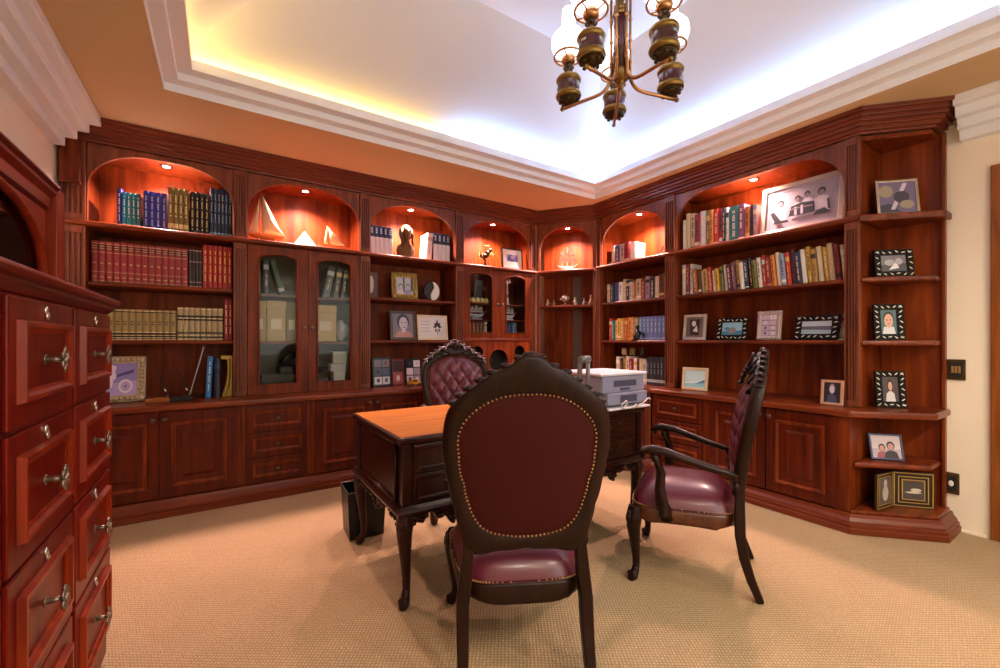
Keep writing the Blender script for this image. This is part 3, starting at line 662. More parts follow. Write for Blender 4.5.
# ------------------------------------------------------------------ model boats and paper pyramid
SAIL = mat('sail_cloth', '#cdb090', .7); HULL = mat('boat_wood', '#b5702c', .4, 0, .3)
def boat(label, u, z, Lh, hm, sails, mast, stand):
    t = thing('model_boat', label, 'model boat', FA, u, .12, z+.001, .0)
    zb = .035 if stand else 0
    def hull(a, b_):
        x = -1+2*b_; w = .16*Lh*(1-abs(x)**2.6)*(1 if x < 0 else .96)+.002; th = PI*a
        return (x*Lh/2, -w*math.cos(th), zb+hm*(1+.25*x*x)-math.sin(th)*hm*(1-abs(x)**4*.8))
    b = MB(); b.grid(12, 22, hull); b.build('hull', HULL, t)
    MB().prism([((-1+k/8)*Lh/2*.98, -.155*Lh*(1-abs(-1+k/8)**2.6)) for k in range(17)] + [((1-k/8)*Lh/2*.98, .155*Lh*(1-abs(1-k/8)**2.6)) for k in range(1, 16)], zb+hm*.9, zb+hm*1.02).build('deck', mat('boat_deck', '#cf9a58', .5), t)
    if stand:
        for sx in (-.2, .22): MB().prism([(-.035, 0), (.035, 0), (.02, .04), (-.02, .04)], sx*Lh-.005, sx*Lh+.005, 'x').build('cradle', mat('cradle_ivory', '#eadfcc', .5), t)
        MB().box(-.3*Lh, .32*Lh, -.012, .012, .0, .012).build('keel', mat('keel_red', '#8e1d12', .4), t)
    for mx, mh in mast: MB().tube([(mx, 0, zb+hm*.9), (mx, 0, zb+hm+mh)], [.004, .0025], 6).build('mast', HULL, t)
    for pts in sails:
        def sf(a, c, pts=pts):
            p0, p1, p2 = [Vector((q[0], 0, q[1]+zb+hm)) for q in pts]
            q = p0*(1-a) + (p1*(1-c)+p2*c)*a; return (q.x, -.02*math.sin(PI*a)*math.sin(PI*max(c, .05)*.9)-.004, q.z)
        b = MB(); b.grid(8, 8, sf); so = b.build('sail', SAIL, t); md = so.modifiers.new('cloth', 'SOLIDIFY'); md.thickness = .002
    return t
boat('tall model sailing boat with cream sails on a cradle above the glass doors', .325, ZS1, .30, .032, [[(-.04, .36), (-.035, .02), (.12, .025)], [(-.055, .33), (-.145, .015), (-.06, .02)], [(-.03, .25), (.02, .03), (.145, .01)]], [(-.048, .365)], True)
boat('small model boat with two short cream sails above the glass doors', .875, ZS1, .29, .04, [[(-.05, .175), (-.03, .02), (.1, .02)], [(-.07, .15), (-.09, .02), (-.055, .02)]], [(-.06, .19)], False)
t = thing('paper_pyramid', 'white pyramid ornament standing between the two model boats', 'ornament', FA, .62, .1, ZS1+.001)
MB().add([(-.105, -.05, 0), (.105, -.05, 0), (.105, .06, 0), (-.105, .06, 0), (0, .0, .15)], [(0, 3, 2, 1), (0, 1, 4), (1, 2, 4), (2, 3, 4), (3, 0, 4)]).build('body', mat('pyramid_white', '#d2cbc6', .5), t)

# ------------------------------------------------------------------ behind the glass doors with boats above
def gbook(w, h, d, c, a, st, u, z, label, lean=0, v=.10): return tag(put(book_mesh('book', w, h, d, bmats(c, a), st), FA, u, v, z+.001+abs(math.sin(lean))*w/2, lean=lean), label, 'book')
gbook(.016, .21, .18, '#e6e2da', '#8a8a8a', 'title', .264, 1.64, 'thin white booklet on the upper shelf behind the glass door')
gbook(.04, .30, .2, '#4b5058', '#c8ccd0', 'label', .318, 1.64, 'grey binder with a pale label on the upper shelf behind the glass door')
gbook(.045, .31, .2, '#245a48', '#e3e6e0', 'banded', .447, 1.64, 'green and white book leaning on the upper shelf behind the glass door', -.26)
gbook(.06, .29, .2, '#6a6f7a', '#d8dade', 'label', .80, 1.64, 'thick grey book leaning on the upper shelf behind the second glass door', .2)
gbook(.05, .28, .2, '#585d66', '#d9c48c', 'label', .885, 1.64, 'grey book with yellow label leaning beside the thick grey book', .16)
gbook(.045, .27, .2, '#4c515b', '#d9c48c', 'label', .955, 1.64, 'narrow grey book with yellow label at the hinge side of the second glass door', .12)
def carton(w, h, d, col, label, u, z, v=.09, lean=0, lid=True):
    t = thing('document_box', label, 'box', FA, u, v, z+.001); t.rotation_euler = (0, lean, 0)
    m = mat('card_' + col.strip('#'), col, .8, var=.08, bscale=18)
    MB().box(-w/2, w/2, 0, d, 0, h*.8 if lid else h).build('body', m, t, bevel=.002)
    if lid: MB().box(-w/2-.002, w/2+.002, -.002, d+.002, h*.8+.0005, h).build('lid', m, t, bevel=.002)
    MB().box(-w*.28, w*.28, -.0035, -.0005, h*.3, h*.55).build('label_panel', mat('card_label', '#efe6cc', .8), t)
carton(.105, .345, .2, '#c9ad78', 'tall tan archive box nearest the boat-bay pilaster behind glass', .262, 1.24)
carton(.145, .35, .2, '#d3bb8a', 'broad tan archive box in the middle behind the glass door', .394, 1.24)
carton(.085, .345, .2, '#9a9460', 'narrow olive archive box beside the broad tan archive box', .516, 1.24)
carton(.19, .33, .2, '#d9bf8c', 'tan archive box alone behind the second glass door', .795, 1.24, lean=.0)
def lumpy(name, label, cat, parts, m, fr, u, v, z, seed=1, amp=.2):
    rr = random.Random(seed); b = MB()
    for c, r in parts:
        n0 = len(b.v); b.ell(c, r, 18, 12)
        for i in range(n0, len(b.v)):
            p = b.v[i]; k = 1 + amp*(math.sin(p.x*70+seed)*math.sin(p.z*80+seed*2)*.5 + rr.uniform(-.3, .3)*amp)
            b.v[i] = Vector((c[0]+(p.x-c[0])*k, c[1]+(p.y-c[1])*k, max(.0005, c[2]+(p.z-c[2])*k)))
    o = b.build(name, m); o.location = fr.p(u, v, z+.001); o.rotation_euler = (0, 0, fr.r)
    return tag(o, label, cat)
lumpy('plastic_bag', 'crumpled clear plastic bag beside the tan archive box behind glass', 'bag', [((0, 0, .1), (.055, .06, .105))], mat('crumpled_plastic', '#c9ccd4', .15, .2, .5), FA, .955, .16, 1.24, 3, .45)
t = thing('telephone', 'black desk telephone with raised handset behind the lower glass pane', 'telephone', FA, .42, .16, ZCT+.001)
MB().prism([(-.09, 0), (.10, 0), (.10, .10), (.02, .14), (-.09, .17)], -.145, .13, 'x').build('body', BLACK, t, bevel=.012)
MB().box(-.01, .13, -.07, .09, .1, .235).build('back_housing', BLACK, t, bevel=.02)
MB().tube([(.02, -.05, .24), (.05, -.055, .30), (.09, -.05, .335), (.125, -.04, .32)], [.03, .022, .022, .032], 10).build('handset', BLACK, t)
MB().box(-.10, -.03, -.05, .02, .165, .172).build('keypad', mat('keypad_grey', '#3a3a3c', .5), t)
def gift(label, u, z, w, h, d, m, v=.08): 
    t = thing('small_box', label, 'box', FA, u, v, z+.001); MB().box(-w/2, w/2, 0, d, 0, h*.72).build('body', m, t, bevel=.002); MB().box(-w/2-.0015, w/2+.0015, -.0015, d+.0015, h*.72+.0005, h).build('lid', m, t, bevel=.002)
WB1 = mat('white_card', '#dcd9d6', .6)
gift('small white box at the bottom of the stack behind the second glass door', .915, ZCT, .10, .165, .12, WB1)
gift('wider white box in the middle of the stack behind the second glass door', .905, ZCT+.167, .135, .07, .12, mat('lilac_card', '#cfcbd8', .6))
gift('patterned grey tin on top of the white boxes behind the second glass door', .92, ZCT+.239, .125, .11, .1, mat('grey_tin', '#8d8c86', .35, .5, bump=.4, bscale=60))
lumpy('folded_cloth', 'dark violet folded cloth bundle behind the second glass door', 'cloth', [((0, 0, .185), (.066, .05, .03))], mat('violet_cloth', '#1d1830', .9), FA, .765, .15, ZCT, 5, .3)
lumpy('plastic_parcel', 'grey plastic parcel under the dark cloth behind the second glass door', 'parcel', [((0, 0, .062), (.07, .06, .055))], mat('grey_plastic', '#77767c', .2, 0, .4), FA, .765, .15, ZCT, 8, .4)

# ------------------------------------------------------------------ bay with bust and family photos
row(FA, 1.205, 1.43, .07, ZS1, 5, .285, .2, ['#27365c', '#1f2a48'], 'lower_white', '#d8d4dc', L('white and navy book beside the bronze bust, {} from the boat bay'), 'white and navy books beside the bust', acc2='#b9c4e0', lean=-.05)
row(FA, 1.86, 2.055, .07, ZS1, 4, .30, .2, ['#1b1f30', '#2a3150'], 'lower_white', '#d5d2da', L('navy and white book past the bronze bust, {} from the white album'), 'navy and white books past the bust', acc2='#aab6d4')
tag(put(book_mesh('book', .06, .285, .19, bmats('#e3cfc6', '#c99b8c'), 'label'), FA, 1.80, .05, ZS1+.003, lean=.07), 'thick off-white album leaning against navy books past the bronze bust', 'book')
t = thing('bust', 'bronze bust of a long-haired figure on the lit arch shelf', 'bust', FA, 1.58, .13, ZS1+.001)
BR = mat('bust_bronze', '#6a4418', .5, .1, bump=.3, bscale=50)
MB().prism([(-.09, -.055), (.09, -.055), (.09, .055), (-.09, .055)], 0, .022).build('base', mat('bust_base', '#c9a58a', .4), t, bevel=.004)
b = MB()
def bfn(a, c):
    th = 2*PI*a; prof = [(.02, .085, .05), (.08, .10, .055), (.13, .088, .05), (.16, .05, .045), (.19, .042, .042), (.215, .055, .06), (.26, .066, .07), (.31, .062, .066), (.345, .035, .04), (.355, .002, .002)]
    x = c*(len(prof)-1); i = min(int(x), len(prof)-2); f = x-i; f = f*f*(3-2*f); p, q = prof[i], prof[i+1]
    z, rx, ry = [p[k]*(1-f)+q[k]*f for k in range(3)]
    w = 1+.06*math.sin(th*9)*(1 if z > .2 and math.sin(th) > -.6 else .3)
    return (rx*math.cos(th)*w, ry*math.sin(th)*w+.01*(z > .19), z)
b.grid(48, 34, bfn, True); body = b.build('body', BR, t)
b = MB(); b.ell((0, -.052, .265), (.038, .03, .052), 14, 10); b.ell((0, -.082, .262), (.008, .010, .016), 8, 6)
for s in (-1, 1): b.ell((s*.015, -.078, .278), (.008, .005, .004), 8, 6); b.tube([(s*.02, -.074, .29), (s*.006, -.080, .288)], .003, 6); b.tube([(s*.045, -.03, .31), (s*.058, -.035, .25), (s*.055, -.045, .17), (s*.06, -.05, .12)], [.012, .016, .014, .006], 8)
b.ell((0, -.079, .240), (.013, .004, .004), 8, 6); b.build('face_and_hair', BR, body)
GILT = mat('gilt_frame', '#a98a45', .35, .75)
ph = [(1, [(0, 0), (1, 0), (1, 1), (0, 1)]), (2, [(.42, .1), (.5, .1), (.52, 1), (.42, 1)]), (2, [(.86, .2), (1, .2), (1, 1), (.9, 1)])] + [(m, p) for m, p in bustS(.25, .8, 2, 3, 3)] + [(m, p) for m, p in bustS(.7, .8, 2, 3, 4)]
t = picture_frame('picture_frame', .27, .275, .05, GILT, ph, [PIC('#b9bcc4'), PIC('#c3c6cd'), PIC('#3a3f58'), PIC('#d9d2d6'), PIC('#9a97c0')], .024, 'ornate', GILT)
setf(t, 'ornate gilt frame with a pale family photo on the second shelf behind the desk', FA, 1.56, .10, ZS2, -.05, .13)
t = thing('ornament', 'black and white crescent ornament beside the ornate gilt frame', 'ornament', FA, 1.85, .1, ZS2+.001)
o1 = [(-.06+.03*math.cos(a), .1+.1*math.sin(a)) for a in [PI/2+PI*k/16 for k in range(17)]]
def half(sgn, n=18): return [(sgn*.085*math.cos(a)*(1 if sgn > 0 else 1.1), .1+.1*math.sin(a)) for a in [-PI/2+PI*k/n for k in range(n+1)]]
wave = [(.022*math.sin(2*PI*k/12), .2-.2*k/12) for k in range(1, 12)]
MB().prism(half(1) + [(x+.002, z) for x, z in wave], -.022, .022, 'y').build('white_half', mat('ornament_white', '#e9e6e2', .3), t, bevel=.006)
MB().prism(half(-1) + [(x-.002, z) for x, z in wave], -.022, .022, 'y').build('black_half', BLACK, t, bevel=.006)
MB().box(-.04, .04, -.03, .03, -.0005, .006).build('foot', BLACK, t)
t = thing('small_plaque', 'small brown plaque with a pale oval at the bay edge beside the gilt frame', 'plaque', FA, 1.232, .12, ZS2+.001)
MB().box(-.05, .05, -.012, .012, 0, .25).build('panel', mat('plaque_brown', '#6b4038', .5), t, bevel=.003)
MB().prism(oval(-.015, .13, .025, .085), -.0165, -.0125, 'y').build('oval', mat('plaque_pale', '#d9c8b8', .5), t)
po = [(1, [(0, 0), (1, 0), (1, 1), (0, 1)]), (4, [(.1, 0), (.95, 0), (.85, .22), (.5, .3), (.2, .22)]), (2, oval(.5, .66, .3, .32)), (3, oval(.52, .58, .21, .28)), (3, [(.42, .2), (.62, .2), (.6, .4), (.44, .4)]), (2, oval(.45, .62, .04, .02)), (2, oval(.62, .62, .04, .02)), (2, oval(.54, .42, .06, .018))]
t = picture_frame('picture_frame', .275, .30, .028, mat('brown_frame', '#4a2a16', .35, 0, .3), po, [PIC('#8f8b96'), PIC('#7b7886'), PIC('#2a2630'), PIC('#c9c2cc'), PIC('#c08a80')], .02)
setf(t, 'dark brown frame with a black-and-white portrait on the third shelf', FA, 1.545, .10, ZS3, .0, .12)
leaf = [(0, -.9), (.12, -.35), (.55, -.5), (.35, -.1), (.9, .1), (.5, .2), (.62, .6), (.25, .45), (0, 1), (-.25, .45), (-.62, .6), (-.5, .2), (-.9, .1), (-.35, -.1), (-.55, -.5), (-.12, -.35)]
ph = [(1, [(.0, 0), (1, 0), (1, 1), (0, 1)]), (2, [(.68+.2*x, .5+.42*z) for x, z in leaf]), (1, [(.68+.09*x, .44+.16*z) for x, z in leaf])] + [(3, [(.06, .3+.16*k), (.4, .3+.16*k), (.4, .33+.16*k), (.06, .33+.16*k)]) for k in range(4)]
t = picture_frame('picture_frame', .345, .265, .022, mat('ivory_frame', '#e5d5b4', .4), ph, [PIC('#d9d4cf'), PIC('#e2dedb'), PIC('#1c1a1e'), PIC('#a9a6b4')], .018)
setf(t, 'ivory frame with a black leaf emblem beside the portrait on the third shelf', FA, 1.865, .085, ZS3, .0, .14)
def collage(seed, n, m, cols_):
    rr = random.Random(seed); sh = []
    for i in range(n):
        for j in range(m):
            x0, z0 = i/n+.02, j/m+.02; sh.append((1+rr.randrange(cols_), [(x0, z0), (x0+1/n-.04, z0), (x0+1/n-.04, z0+1/m-.04), (x0, z0+1/m-.04)]))
            sh.append((1+rr.randrange(cols_), oval(x0+.5/n-.02, z0+.45/m, .2/n, .26/m, 9)))
    return sh
CC = [PIC('#1a1a20'), PIC('#46526e'), PIC('#c9c6cc'), PIC('#2a2f3c'), PIC('#7a7480'), PIC('#8d3438'), PIC('#15161c')]
t = picture_frame('picture_frame', .19, .285, .016, BLACK, collage(4, 2, 3, 6), CC, .018); setf(t, 'black frame with a dark blue photo collage on the worktop behind the desk', FA, 1.315, .06, ZCT, .0, .13)
t = picture_frame('picture_frame', .125, .265, .012, mat('red_frame', '#7a2a2c', .4), collage(9, 1, 2, 6), [PIC('#8d4448'), PIC('#c9b6b2'), PIC('#7b2b30'), PIC('#3c2a30'), PIC('#a45c5c'), PIC('#e0d6d2'), PIC('#5d2a30')], .018); setf(t, 'slim red frame with two photos on the worktop behind the desk', FA, 1.487, .09, ZCT, .0, .13)
t = picture_frame('picture_frame', .18, .265, .014, BLACK, collage(14, 2, 3, 6), [PIC('#2b2a3c'), PIC('#d9d4dc'), PIC('#3c3f58'), PIC('#a6a2b4'), PIC('#57536c'), PIC('#17171f'), PIC('#e9e4ea')], .018); setf(t, 'black frame with a pale group photo collage next to the chair crest', FA, 1.655, .10, ZCT, .0, .13)
t = thing('toy_car', 'yellow vintage toy car on the worktop in front of the photo frames', 'toy car', FA, 1.60, -.06, ZCT+.001, .15)
YC = mat('toy_yellow', '#c9a021', .3, 0, .5)
MB().prism([(-.075, .018), (.078, .018), (.08, .038), (.03, .044), (.018, .07), (-.045, .07), (-.055, .045), (-.075, .042)], -.026, .026, 'y').build('body', YC, t, bevel=.004)
for sx in (-.048, .048):
    for sy in (-.029, .029): MB().lathe([(.0001, -.005), (.017, -.005), (.018, 0), (.017, .005), (.0001, .005)], 14).build('wheel', mat('toy_tyre', '#5a1d18', .5), t, loc=(sx, sy, .018), rot=(PI/2, 0, 0))
MB().box(-.036, .010, -.0275, .0275, .047, .062).build('windows', BLACK, t)

# ------------------------------------------------------------------ bay over the round holes
t = thing('figurine', 'wiry gilt insect figurine standing under the arch beside the black-framed picture', 'figurine', FA, 2.52, .12, ZS1+.001)
FG = mat('figurine_gilt', '#8f6a38', .35, .6)
MB().lathe([(.06, 0), (.06, .012), (.02, .02)], 16).build('base', FG, t)
b = MB(); b.tube([(0, 0, .018), (.01, 0, .08), (-.02, 0, .12)], [.012, .010, .016], 8); b.ell((-.01, 0, .135), (.06, .028, .03), 12, 8); b.ell((.045, 0, .175), (.035, .024, .03), 12, 8); b.ell((.075, 0, .21), (.025, .02, .022), 10, 8); b.build('body', BRONZE, t)
b = MB()
for k, (x, dx) in enumerate(((-.05, -.07), (-.02, -.05), (.03, .06), (.05, .10))):
    for s in (-1, 1): b.tube([(x, s*.02, .13), (x+dx*.6, s*.05, .17), (x+dx, s*.06, .06), (x+dx*1.1, s*.06, .008)], [.005, .004, .003, .003], 6)
for s in (-1, 1): b.tube([(.085, s*.01, .225), (.06, s*.03, .26), (-.02, s*.04, .255)], [.004, .003, .002], 6)
b.build('legs_and_feelers', FG, t)
ph = [(2, [(.12, .3), (.9, .3), (.9, .82), (.12, .82)]), (3, oval(.3, .55, .12, .2)), (4, oval(.55, .6, .13, .18)), (5, oval(.75, .5, .12, .2)), (3, oval(.5, .42, .2, .1)), (4, oval(.2, .7, .06, .08)), (5, oval(.4, .75, .08, .06))]
t = picture_frame('picture_frame', .30, .255, .016, BLACK, ph, [PIC('#efeaea'), PIC('#f3efee'), PIC('#8c8fb8'), PIC('#3b4078'), PIC('#a884b0'), PIC('#565a90')], .02, matm=WHITE, mat_w=.03)
setf(t, 'black frame with a wide white mat and blue print under the arch', FA, 2.87, .06, ZS1, .0, .1)
SHIPM = mat('pale_silver_blue', '#c3ccdc', .35, .3)
# behind the small glass doors
t = thing('plaque', 'grey plaque leaning on the top shelf behind the small glass door', 'plaque', FA, 2.465, .2, 1.667); t.rotation_euler = (0, .1, 0)
MB().box(-.05, .05, -.01, .01, .003, .28).build('panel', mat('plaque_grey', '#7d7d84', .3, .5), t, bevel=.004); MB().box(-.035, .035, -.013, -.0105, .05, .22).build('inset', mat('plaque_ink', '#55555e', .4), t)
for k in range(5): 
    o = lumpy('seashell', f'cream seashell on the shelf behind the small glass door, {nth(k+1)} from the bust bay', 'shell', [((0, 0, .032), (.027, .025, .032)), ((.008, -.012, .02), (.016, .014, .019))], mat('shell_cream', '#e2cf92', .4), FA, 2.280+.057*k, .07, 1.667, 20+k, .25); o['group'] = 'seashells behind the small glass door'
def ship(label, u, z, m, hgt, Lh=.2, fr=FA, v=.12, name='model_ship'):
    t = thing(name, label, 'model ship', fr, u, v, z+.001)
    MB().box(-Lh*.3, Lh*.3, -.03, .03, 0, .012).build('stand', m, t, bevel=.002)
    def hull(a, b_):
        x = -1+2*b_; w = .15*Lh*(1-abs(x)**2.4)+.0015; th = PI*a; return (x*Lh/2, -w*math.cos(th), .05+.03*x*x-math.sin(th)*.037*(1-abs(x)**4))
    b = MB(); b.grid(10, 16, hull); b.prism([(-Lh*.44, .05), (Lh*.44, .05), (Lh*.4, .06), (-Lh*.4, .06)], -.012, .012, 'y'); b.build('hull', m, t)
    b = MB()
    for mx, mh in ((-.25, .8), (0, 1.), (.25, .85)): b.tube([(mx*Lh, 0, .05), (mx*Lh, 0, .05+(hgt-.05)*mh)], .0025, 6)
    b.tube([(Lh*.45, 0, .07), (Lh*.62, 0, .1)], .002, 6); b.build('masts', m, t)
    b = MB()
    for mx, mh in ((-.25, .8), (0, 1.), (.25, .85)):
        H = (hgt-.05)*mh
        for q, sw in ((.22, .15), (.5, .12), (.76, .08)):
            z0, z1 = .06+H*q, .06+H*(q+.2); b.add([(mx*Lh-sw*Lh, -.01, z0), (mx*Lh+sw*Lh, -.01, z0), (mx*Lh+sw*Lh*.85, -.016, z1), (mx*Lh-sw*Lh*.85, -.016, z1), (mx*Lh-sw*Lh, -.007, z0), (mx*Lh+sw*Lh, -.007, z0), (mx*Lh+sw*Lh*.85, -.013, z1), (mx*Lh-sw*Lh*.85, -.013, z1)], [(0, 1, 2, 3), (7, 6, 5, 4), (0, 4, 5, 1), (1, 5, 6, 2), (2, 6, 7, 3), (3, 7, 4, 0)])
    b.build('sails', m, t); return t
ship('silver model ship behind the small glass door nearer the bust bay', 2.405, 1.486, SHIPM, .155, .22)
ship('silver model ship behind the small glass door nearer the corner', 2.845, 1.486, SHIPM, .155, .2)
t = thing('lighthouse', 'pale lighthouse model on the top shelf behind the small glass door', 'lighthouse model', FA, 2.845, .16, 1.667)
MB().lathe([(.045, 0), (.045, .012), (.032, .016), (.022, .22), (.03, .225), (.03, .235), (.02, .24), (.02, .275), (.024, .28), (.004, .31), (.0001, .315)], 16).build('tower', mat('lighthouse_grey', '#d5d0d0', .5), t); MB().lathe([(.0295, .09), (.031, .092), (.028, .13), (.0275, .13)], 16).build('band', mat('lighthouse_band', '#6a6a72', .5), t)
row(FA, 2.285, 2.475, .08, 1.271, 4, .19, .15, ['#6b1520', '#7a1a28', '#581018'], 'title', '#c9a05c', L('wine red book behind the small glass door, {} from the bust bay'), 'wine red books behind the small glass door')
gbook(.03, .19, .15, '#e8dcd4', '#b08a80', 'label', 2.515, 1.271, 'cream book beside the wine red books behind the small glass door', v=.08)
gbook(.045, .19, .15, '#eadcd2', '#b08a80', 'label', 2.750, 1.271, 'broad cream book beside the blue books behind the small glass door', v=.08)
row(FA, 2.780, 2.945, .08, 1.271, 3, .185, .15, ['#23427e', '#1d3568', '#5d7ca8'], 'banded', '#cfd8e6', L('blue book behind the small glass door, {} from the broad cream book'), 'blue books behind the small glass door')

# ------------------------------------------------------------------ corner bay
CRY = bpy.data.materials.new('crystal'); CRY.use_nodes = True
_b = CRY.node_tree.nodes['Principled BSDF']; _b.inputs['Transmission Weight'].default_value = .55; _b.inputs['Roughness'].default_value = .08; _b.inputs['Base Color'].default_value = (.95, .85, .85, 1)
ship('clear glass model ship under the corner arch', LD*.5, ZS1, CRY, .28, .26, FD, .1)
t = thing('globe_ornament', 'silver globe ornament on a dark base on the corner shelf', 'globe', FD, LD*.47, .10, ZS2+.001)
MB().box(-.055, .055, -.035, .035, 0, .014).build('base', mat('globe_base', '#4a241a', .4), t, bevel=.003)
MB().lathe([(.018, .014), (.008, .022), (.010, .034)], 12).build('stem', SILVER, t); MB().ell((0, 0, .084), .05, 20, 14).build('sphere', mat('globe_silver', '#a9a5a0', .25, .9, bump=.5, bscale=30), t)
MB().tube([(-.075, 0, .075), (-.05, 0, .084), (.05, 0, .084), (.058, 0, .09)], [.006, .003, .003, .006], 8).build('axis', SILVER, t)
def figurine(label, fr, u, v, z, s, m, pose=0, group=None):
    t = thing('figurine', label, 'figurine', fr, u, v, z+.001, pose, group)
    b = MB(); b.tube([(0, 0, 0), (0, 0, .02*s), (.012*s, 0, .05*s), (.004*s, 0, .075*s)], [.02*s, .022*s, .018*s, .010*s], 10); b.ell((.008*s, 0, .09*s), (.014*s, .013*s, .016*s), 10, 8)
    b.tube([(.012*s, .012*s, .06*s), (.04*s, .012*s, .045*s), (.055*s, .01*s, .03*s)], [.008*s, .006*s, .006*s], 8); b.build('body', m, t)
    MB().box(-.03*s, .06*s, -.02*s, .02*s, -.0005, .006*s).build('foot', m, t)
FM = mat('figurine_cream', '#b79a7e', .4)
figurine('small cream crouching figurine at the boat side of the corner shelf', FD, .12, .09, ZS2, .8, FM)
figurine('small tan figurine beside the crouching one on the corner shelf', FD, .20, .09, ZS2, .75, mat('figurine_tan', '#9a7456', .4), .6)
figurine('small pewter figurine just past the silver globe on the corner shelf', FD, .47, .09, ZS2, .9, mat('figurine_grey', '#a0958c', .35, .4), 2.6)
figurine('small pewter bird figurine between two others past the silver globe', FD, .56, .09, ZS2, .8, mat('figurine_grey2', '#8d8480', .35, .4))
figurine('taller brown figurine at the long-wall end of the corner shelf', FD, .64, .09, ZS2, 1.15, mat('figurine_brown', '#a67c58', .4), 1.)
ZS1 += .012; ZS2 += .010
# ------------------------------------------------------------------ narrow bay on the long wall
CN = {'#e6dfd2': 'off-white', '#3c4f86': 'blue', '#8d2730': 'crimson', '#c9b48c': 'tan', '#24304e': 'navy', '#b5682c': 'orange', '#d9c7a0': 'cream', '#6a3a26': 'brown', '#a58a9c': 'mauve',
      '#d8a62e': 'yellow', '#c23a26': 'red', '#7d7a3c': 'olive', '#2f7c7a': 'teal', '#5c2a3c': 'maroon', '#cfc3bb': 'pale grey', '#2b2622': 'black', '#e08a34': 'bright orange', '#8fa0bd': 'pale blue', '#7a4a6a': 'purple', '#b88f4c': 'ochre'}
def BL(kind, where): return lambda i, c: f'{CN[c]} {kind}, {nth(i)} from the corner end of {where}'
ACC = ['#efe6d4', '#d8b46a', '#2b2622', '#e6d2c0']
ST = ['label', 'title', 'title2', 'banded', 'title']
rb = lambda y0, y1: (3.45-y0, 3.45-y1)
u0, u1 = rb(3.33, 3.0)
row(FB, u0, u1, .09, ZS1, 5, .225, .16, ['#cfc3bb', '#3c4f86', '#cfc3bb', '#8d2730', '#e6dfd2'], ST, ACC, BL('book', 'the lit shelf in the narrow bay'), 'books on the lit narrow shelf', jitter=.04)
t = thing('folder', 'dark flat folder lying at the edge of the lit shelf in the narrow bay', 'folder', FB, 3.45-3.08, .065, ZS1+.001, .1); MB().box(-.19, .19, -.06, .02, 0, .016).build('cover', mat('folder_dark', '#35120c', .4), t, bevel=.003); MB().box(-.184, .184, -.0595, .016, .004, .012).build('pages', PAGES, t)
t = thing('card', 'small white folded card standing at the pilaster end of the narrow lit shelf', 'card', FB, 3.45-2.66, .1, ZS1+.001, .5)
MB().prism([(-.03, 0), (-.026, 0), (0, .1), (.026, 0), (.03, 0), (.002, .108), (-.002, .108)], -.045, .045, 'y').build('paper', mat('card_white', '#efe9e4', .7), t)
u0, u1 = rb(3.378, 2.575)
row(FB, u0, u1, .08, ZS2, 15, .225, .16, ['#d9c7a0', '#24304e', '#3c4f86', '#e6dfd2', '#c9b48c', '#24304e', '#cfc3bb', '#b5682c', '#c9b48c', '#8d2730', '#a58a9c', '#2b2622', '#d9c7a0', '#6a3a26', '#b88f4c'], ST, ACC, BL('book', 'the second shelf in the narrow bay'), 'books on the second narrow shelf', jitter=.1)
u0, u1 = rb(3.345, 2.955)
row(FB, u0, u1, .08, ZS3, 9, .232, .16, ['#c23a26', '#2f7c7a', '#d9c7a0', '#d8a62e', '#b88f4c', '#b5682c', '#e08a34', '#b88f4c', '#c9b48c'], ST, ACC, BL('book', 'the third shelf in the narrow bay'), 'books on the third narrow shelf', jitter=.07)
u0, u1 = rb(2.945, 2.575)
row(FB, u0, u1, .09, ZS3, 8, .245, .17, ['#6d86bd'], 'title2', '#b9c7e2', lambda i, c: f'pale blue encyclopedia volume on the third narrow shelf, {nth(i)} from the corner end', 'pale blue volumes on the third narrow shelf', name='encyclopedia_volume')
figurine('black sculpture standing before the orange books on the third narrow shelf', FB, 3.45-2.93, .035, ZS3, 1.5, BLACK, .4)
u0, u1 = rb(3.23, 2.83)
row(FB, u0, u1, .07, ZCT, 9, .27, .18, ['#cfc3bb', '#2b2622', '#b88f4c', '#e6dfd2', '#8d2730', '#e6dfd2', '#6a3a26', '#c9b48c', '#cfc3bb'], ST, ACC, BL('book', 'the worktop row behind the printer'), 'books on the worktop behind the printer', jitter=.06)
for k, (yy, c, nm) in enumerate(((3.17, '#c9b48c', 'tan beaker'), (3.06, '#7d7a3c', 'olive jar'), (2.93, '#2b2622', 'black dome jar'))):
    t = thing('small_jar', f'{nm} standing on top of the book row behind the printer', 'jar', FB, 3.45-yy, .13, ZCT+.295)
    MB().lathe([(.001, 0), (.026, 0), (.03, .02), (.028, .06), (.03, .066), (.0001, .067)], 14).build('body', mat('jar_'+c.strip('#'), c, .4), t); MB().lathe([(.031, .068), (.031, .076), (.008, .082), (.006, .09), (.0001, .092)], 14).build('lid', PEWTER, t)
u0, u1 = rb(2.82, 2.575)
row(FB, u0, u1, .05, ZCT, 6, .285, .2, ['#23262e', '#2e3a3e', '#1f232b'], 'banded', '#a9b4b8', lambda i, c: f'dark binder on the worktop beside the printer, {nth(i)} from the corner end', 'dark binders on the worktop', acc2='#7d8c94')
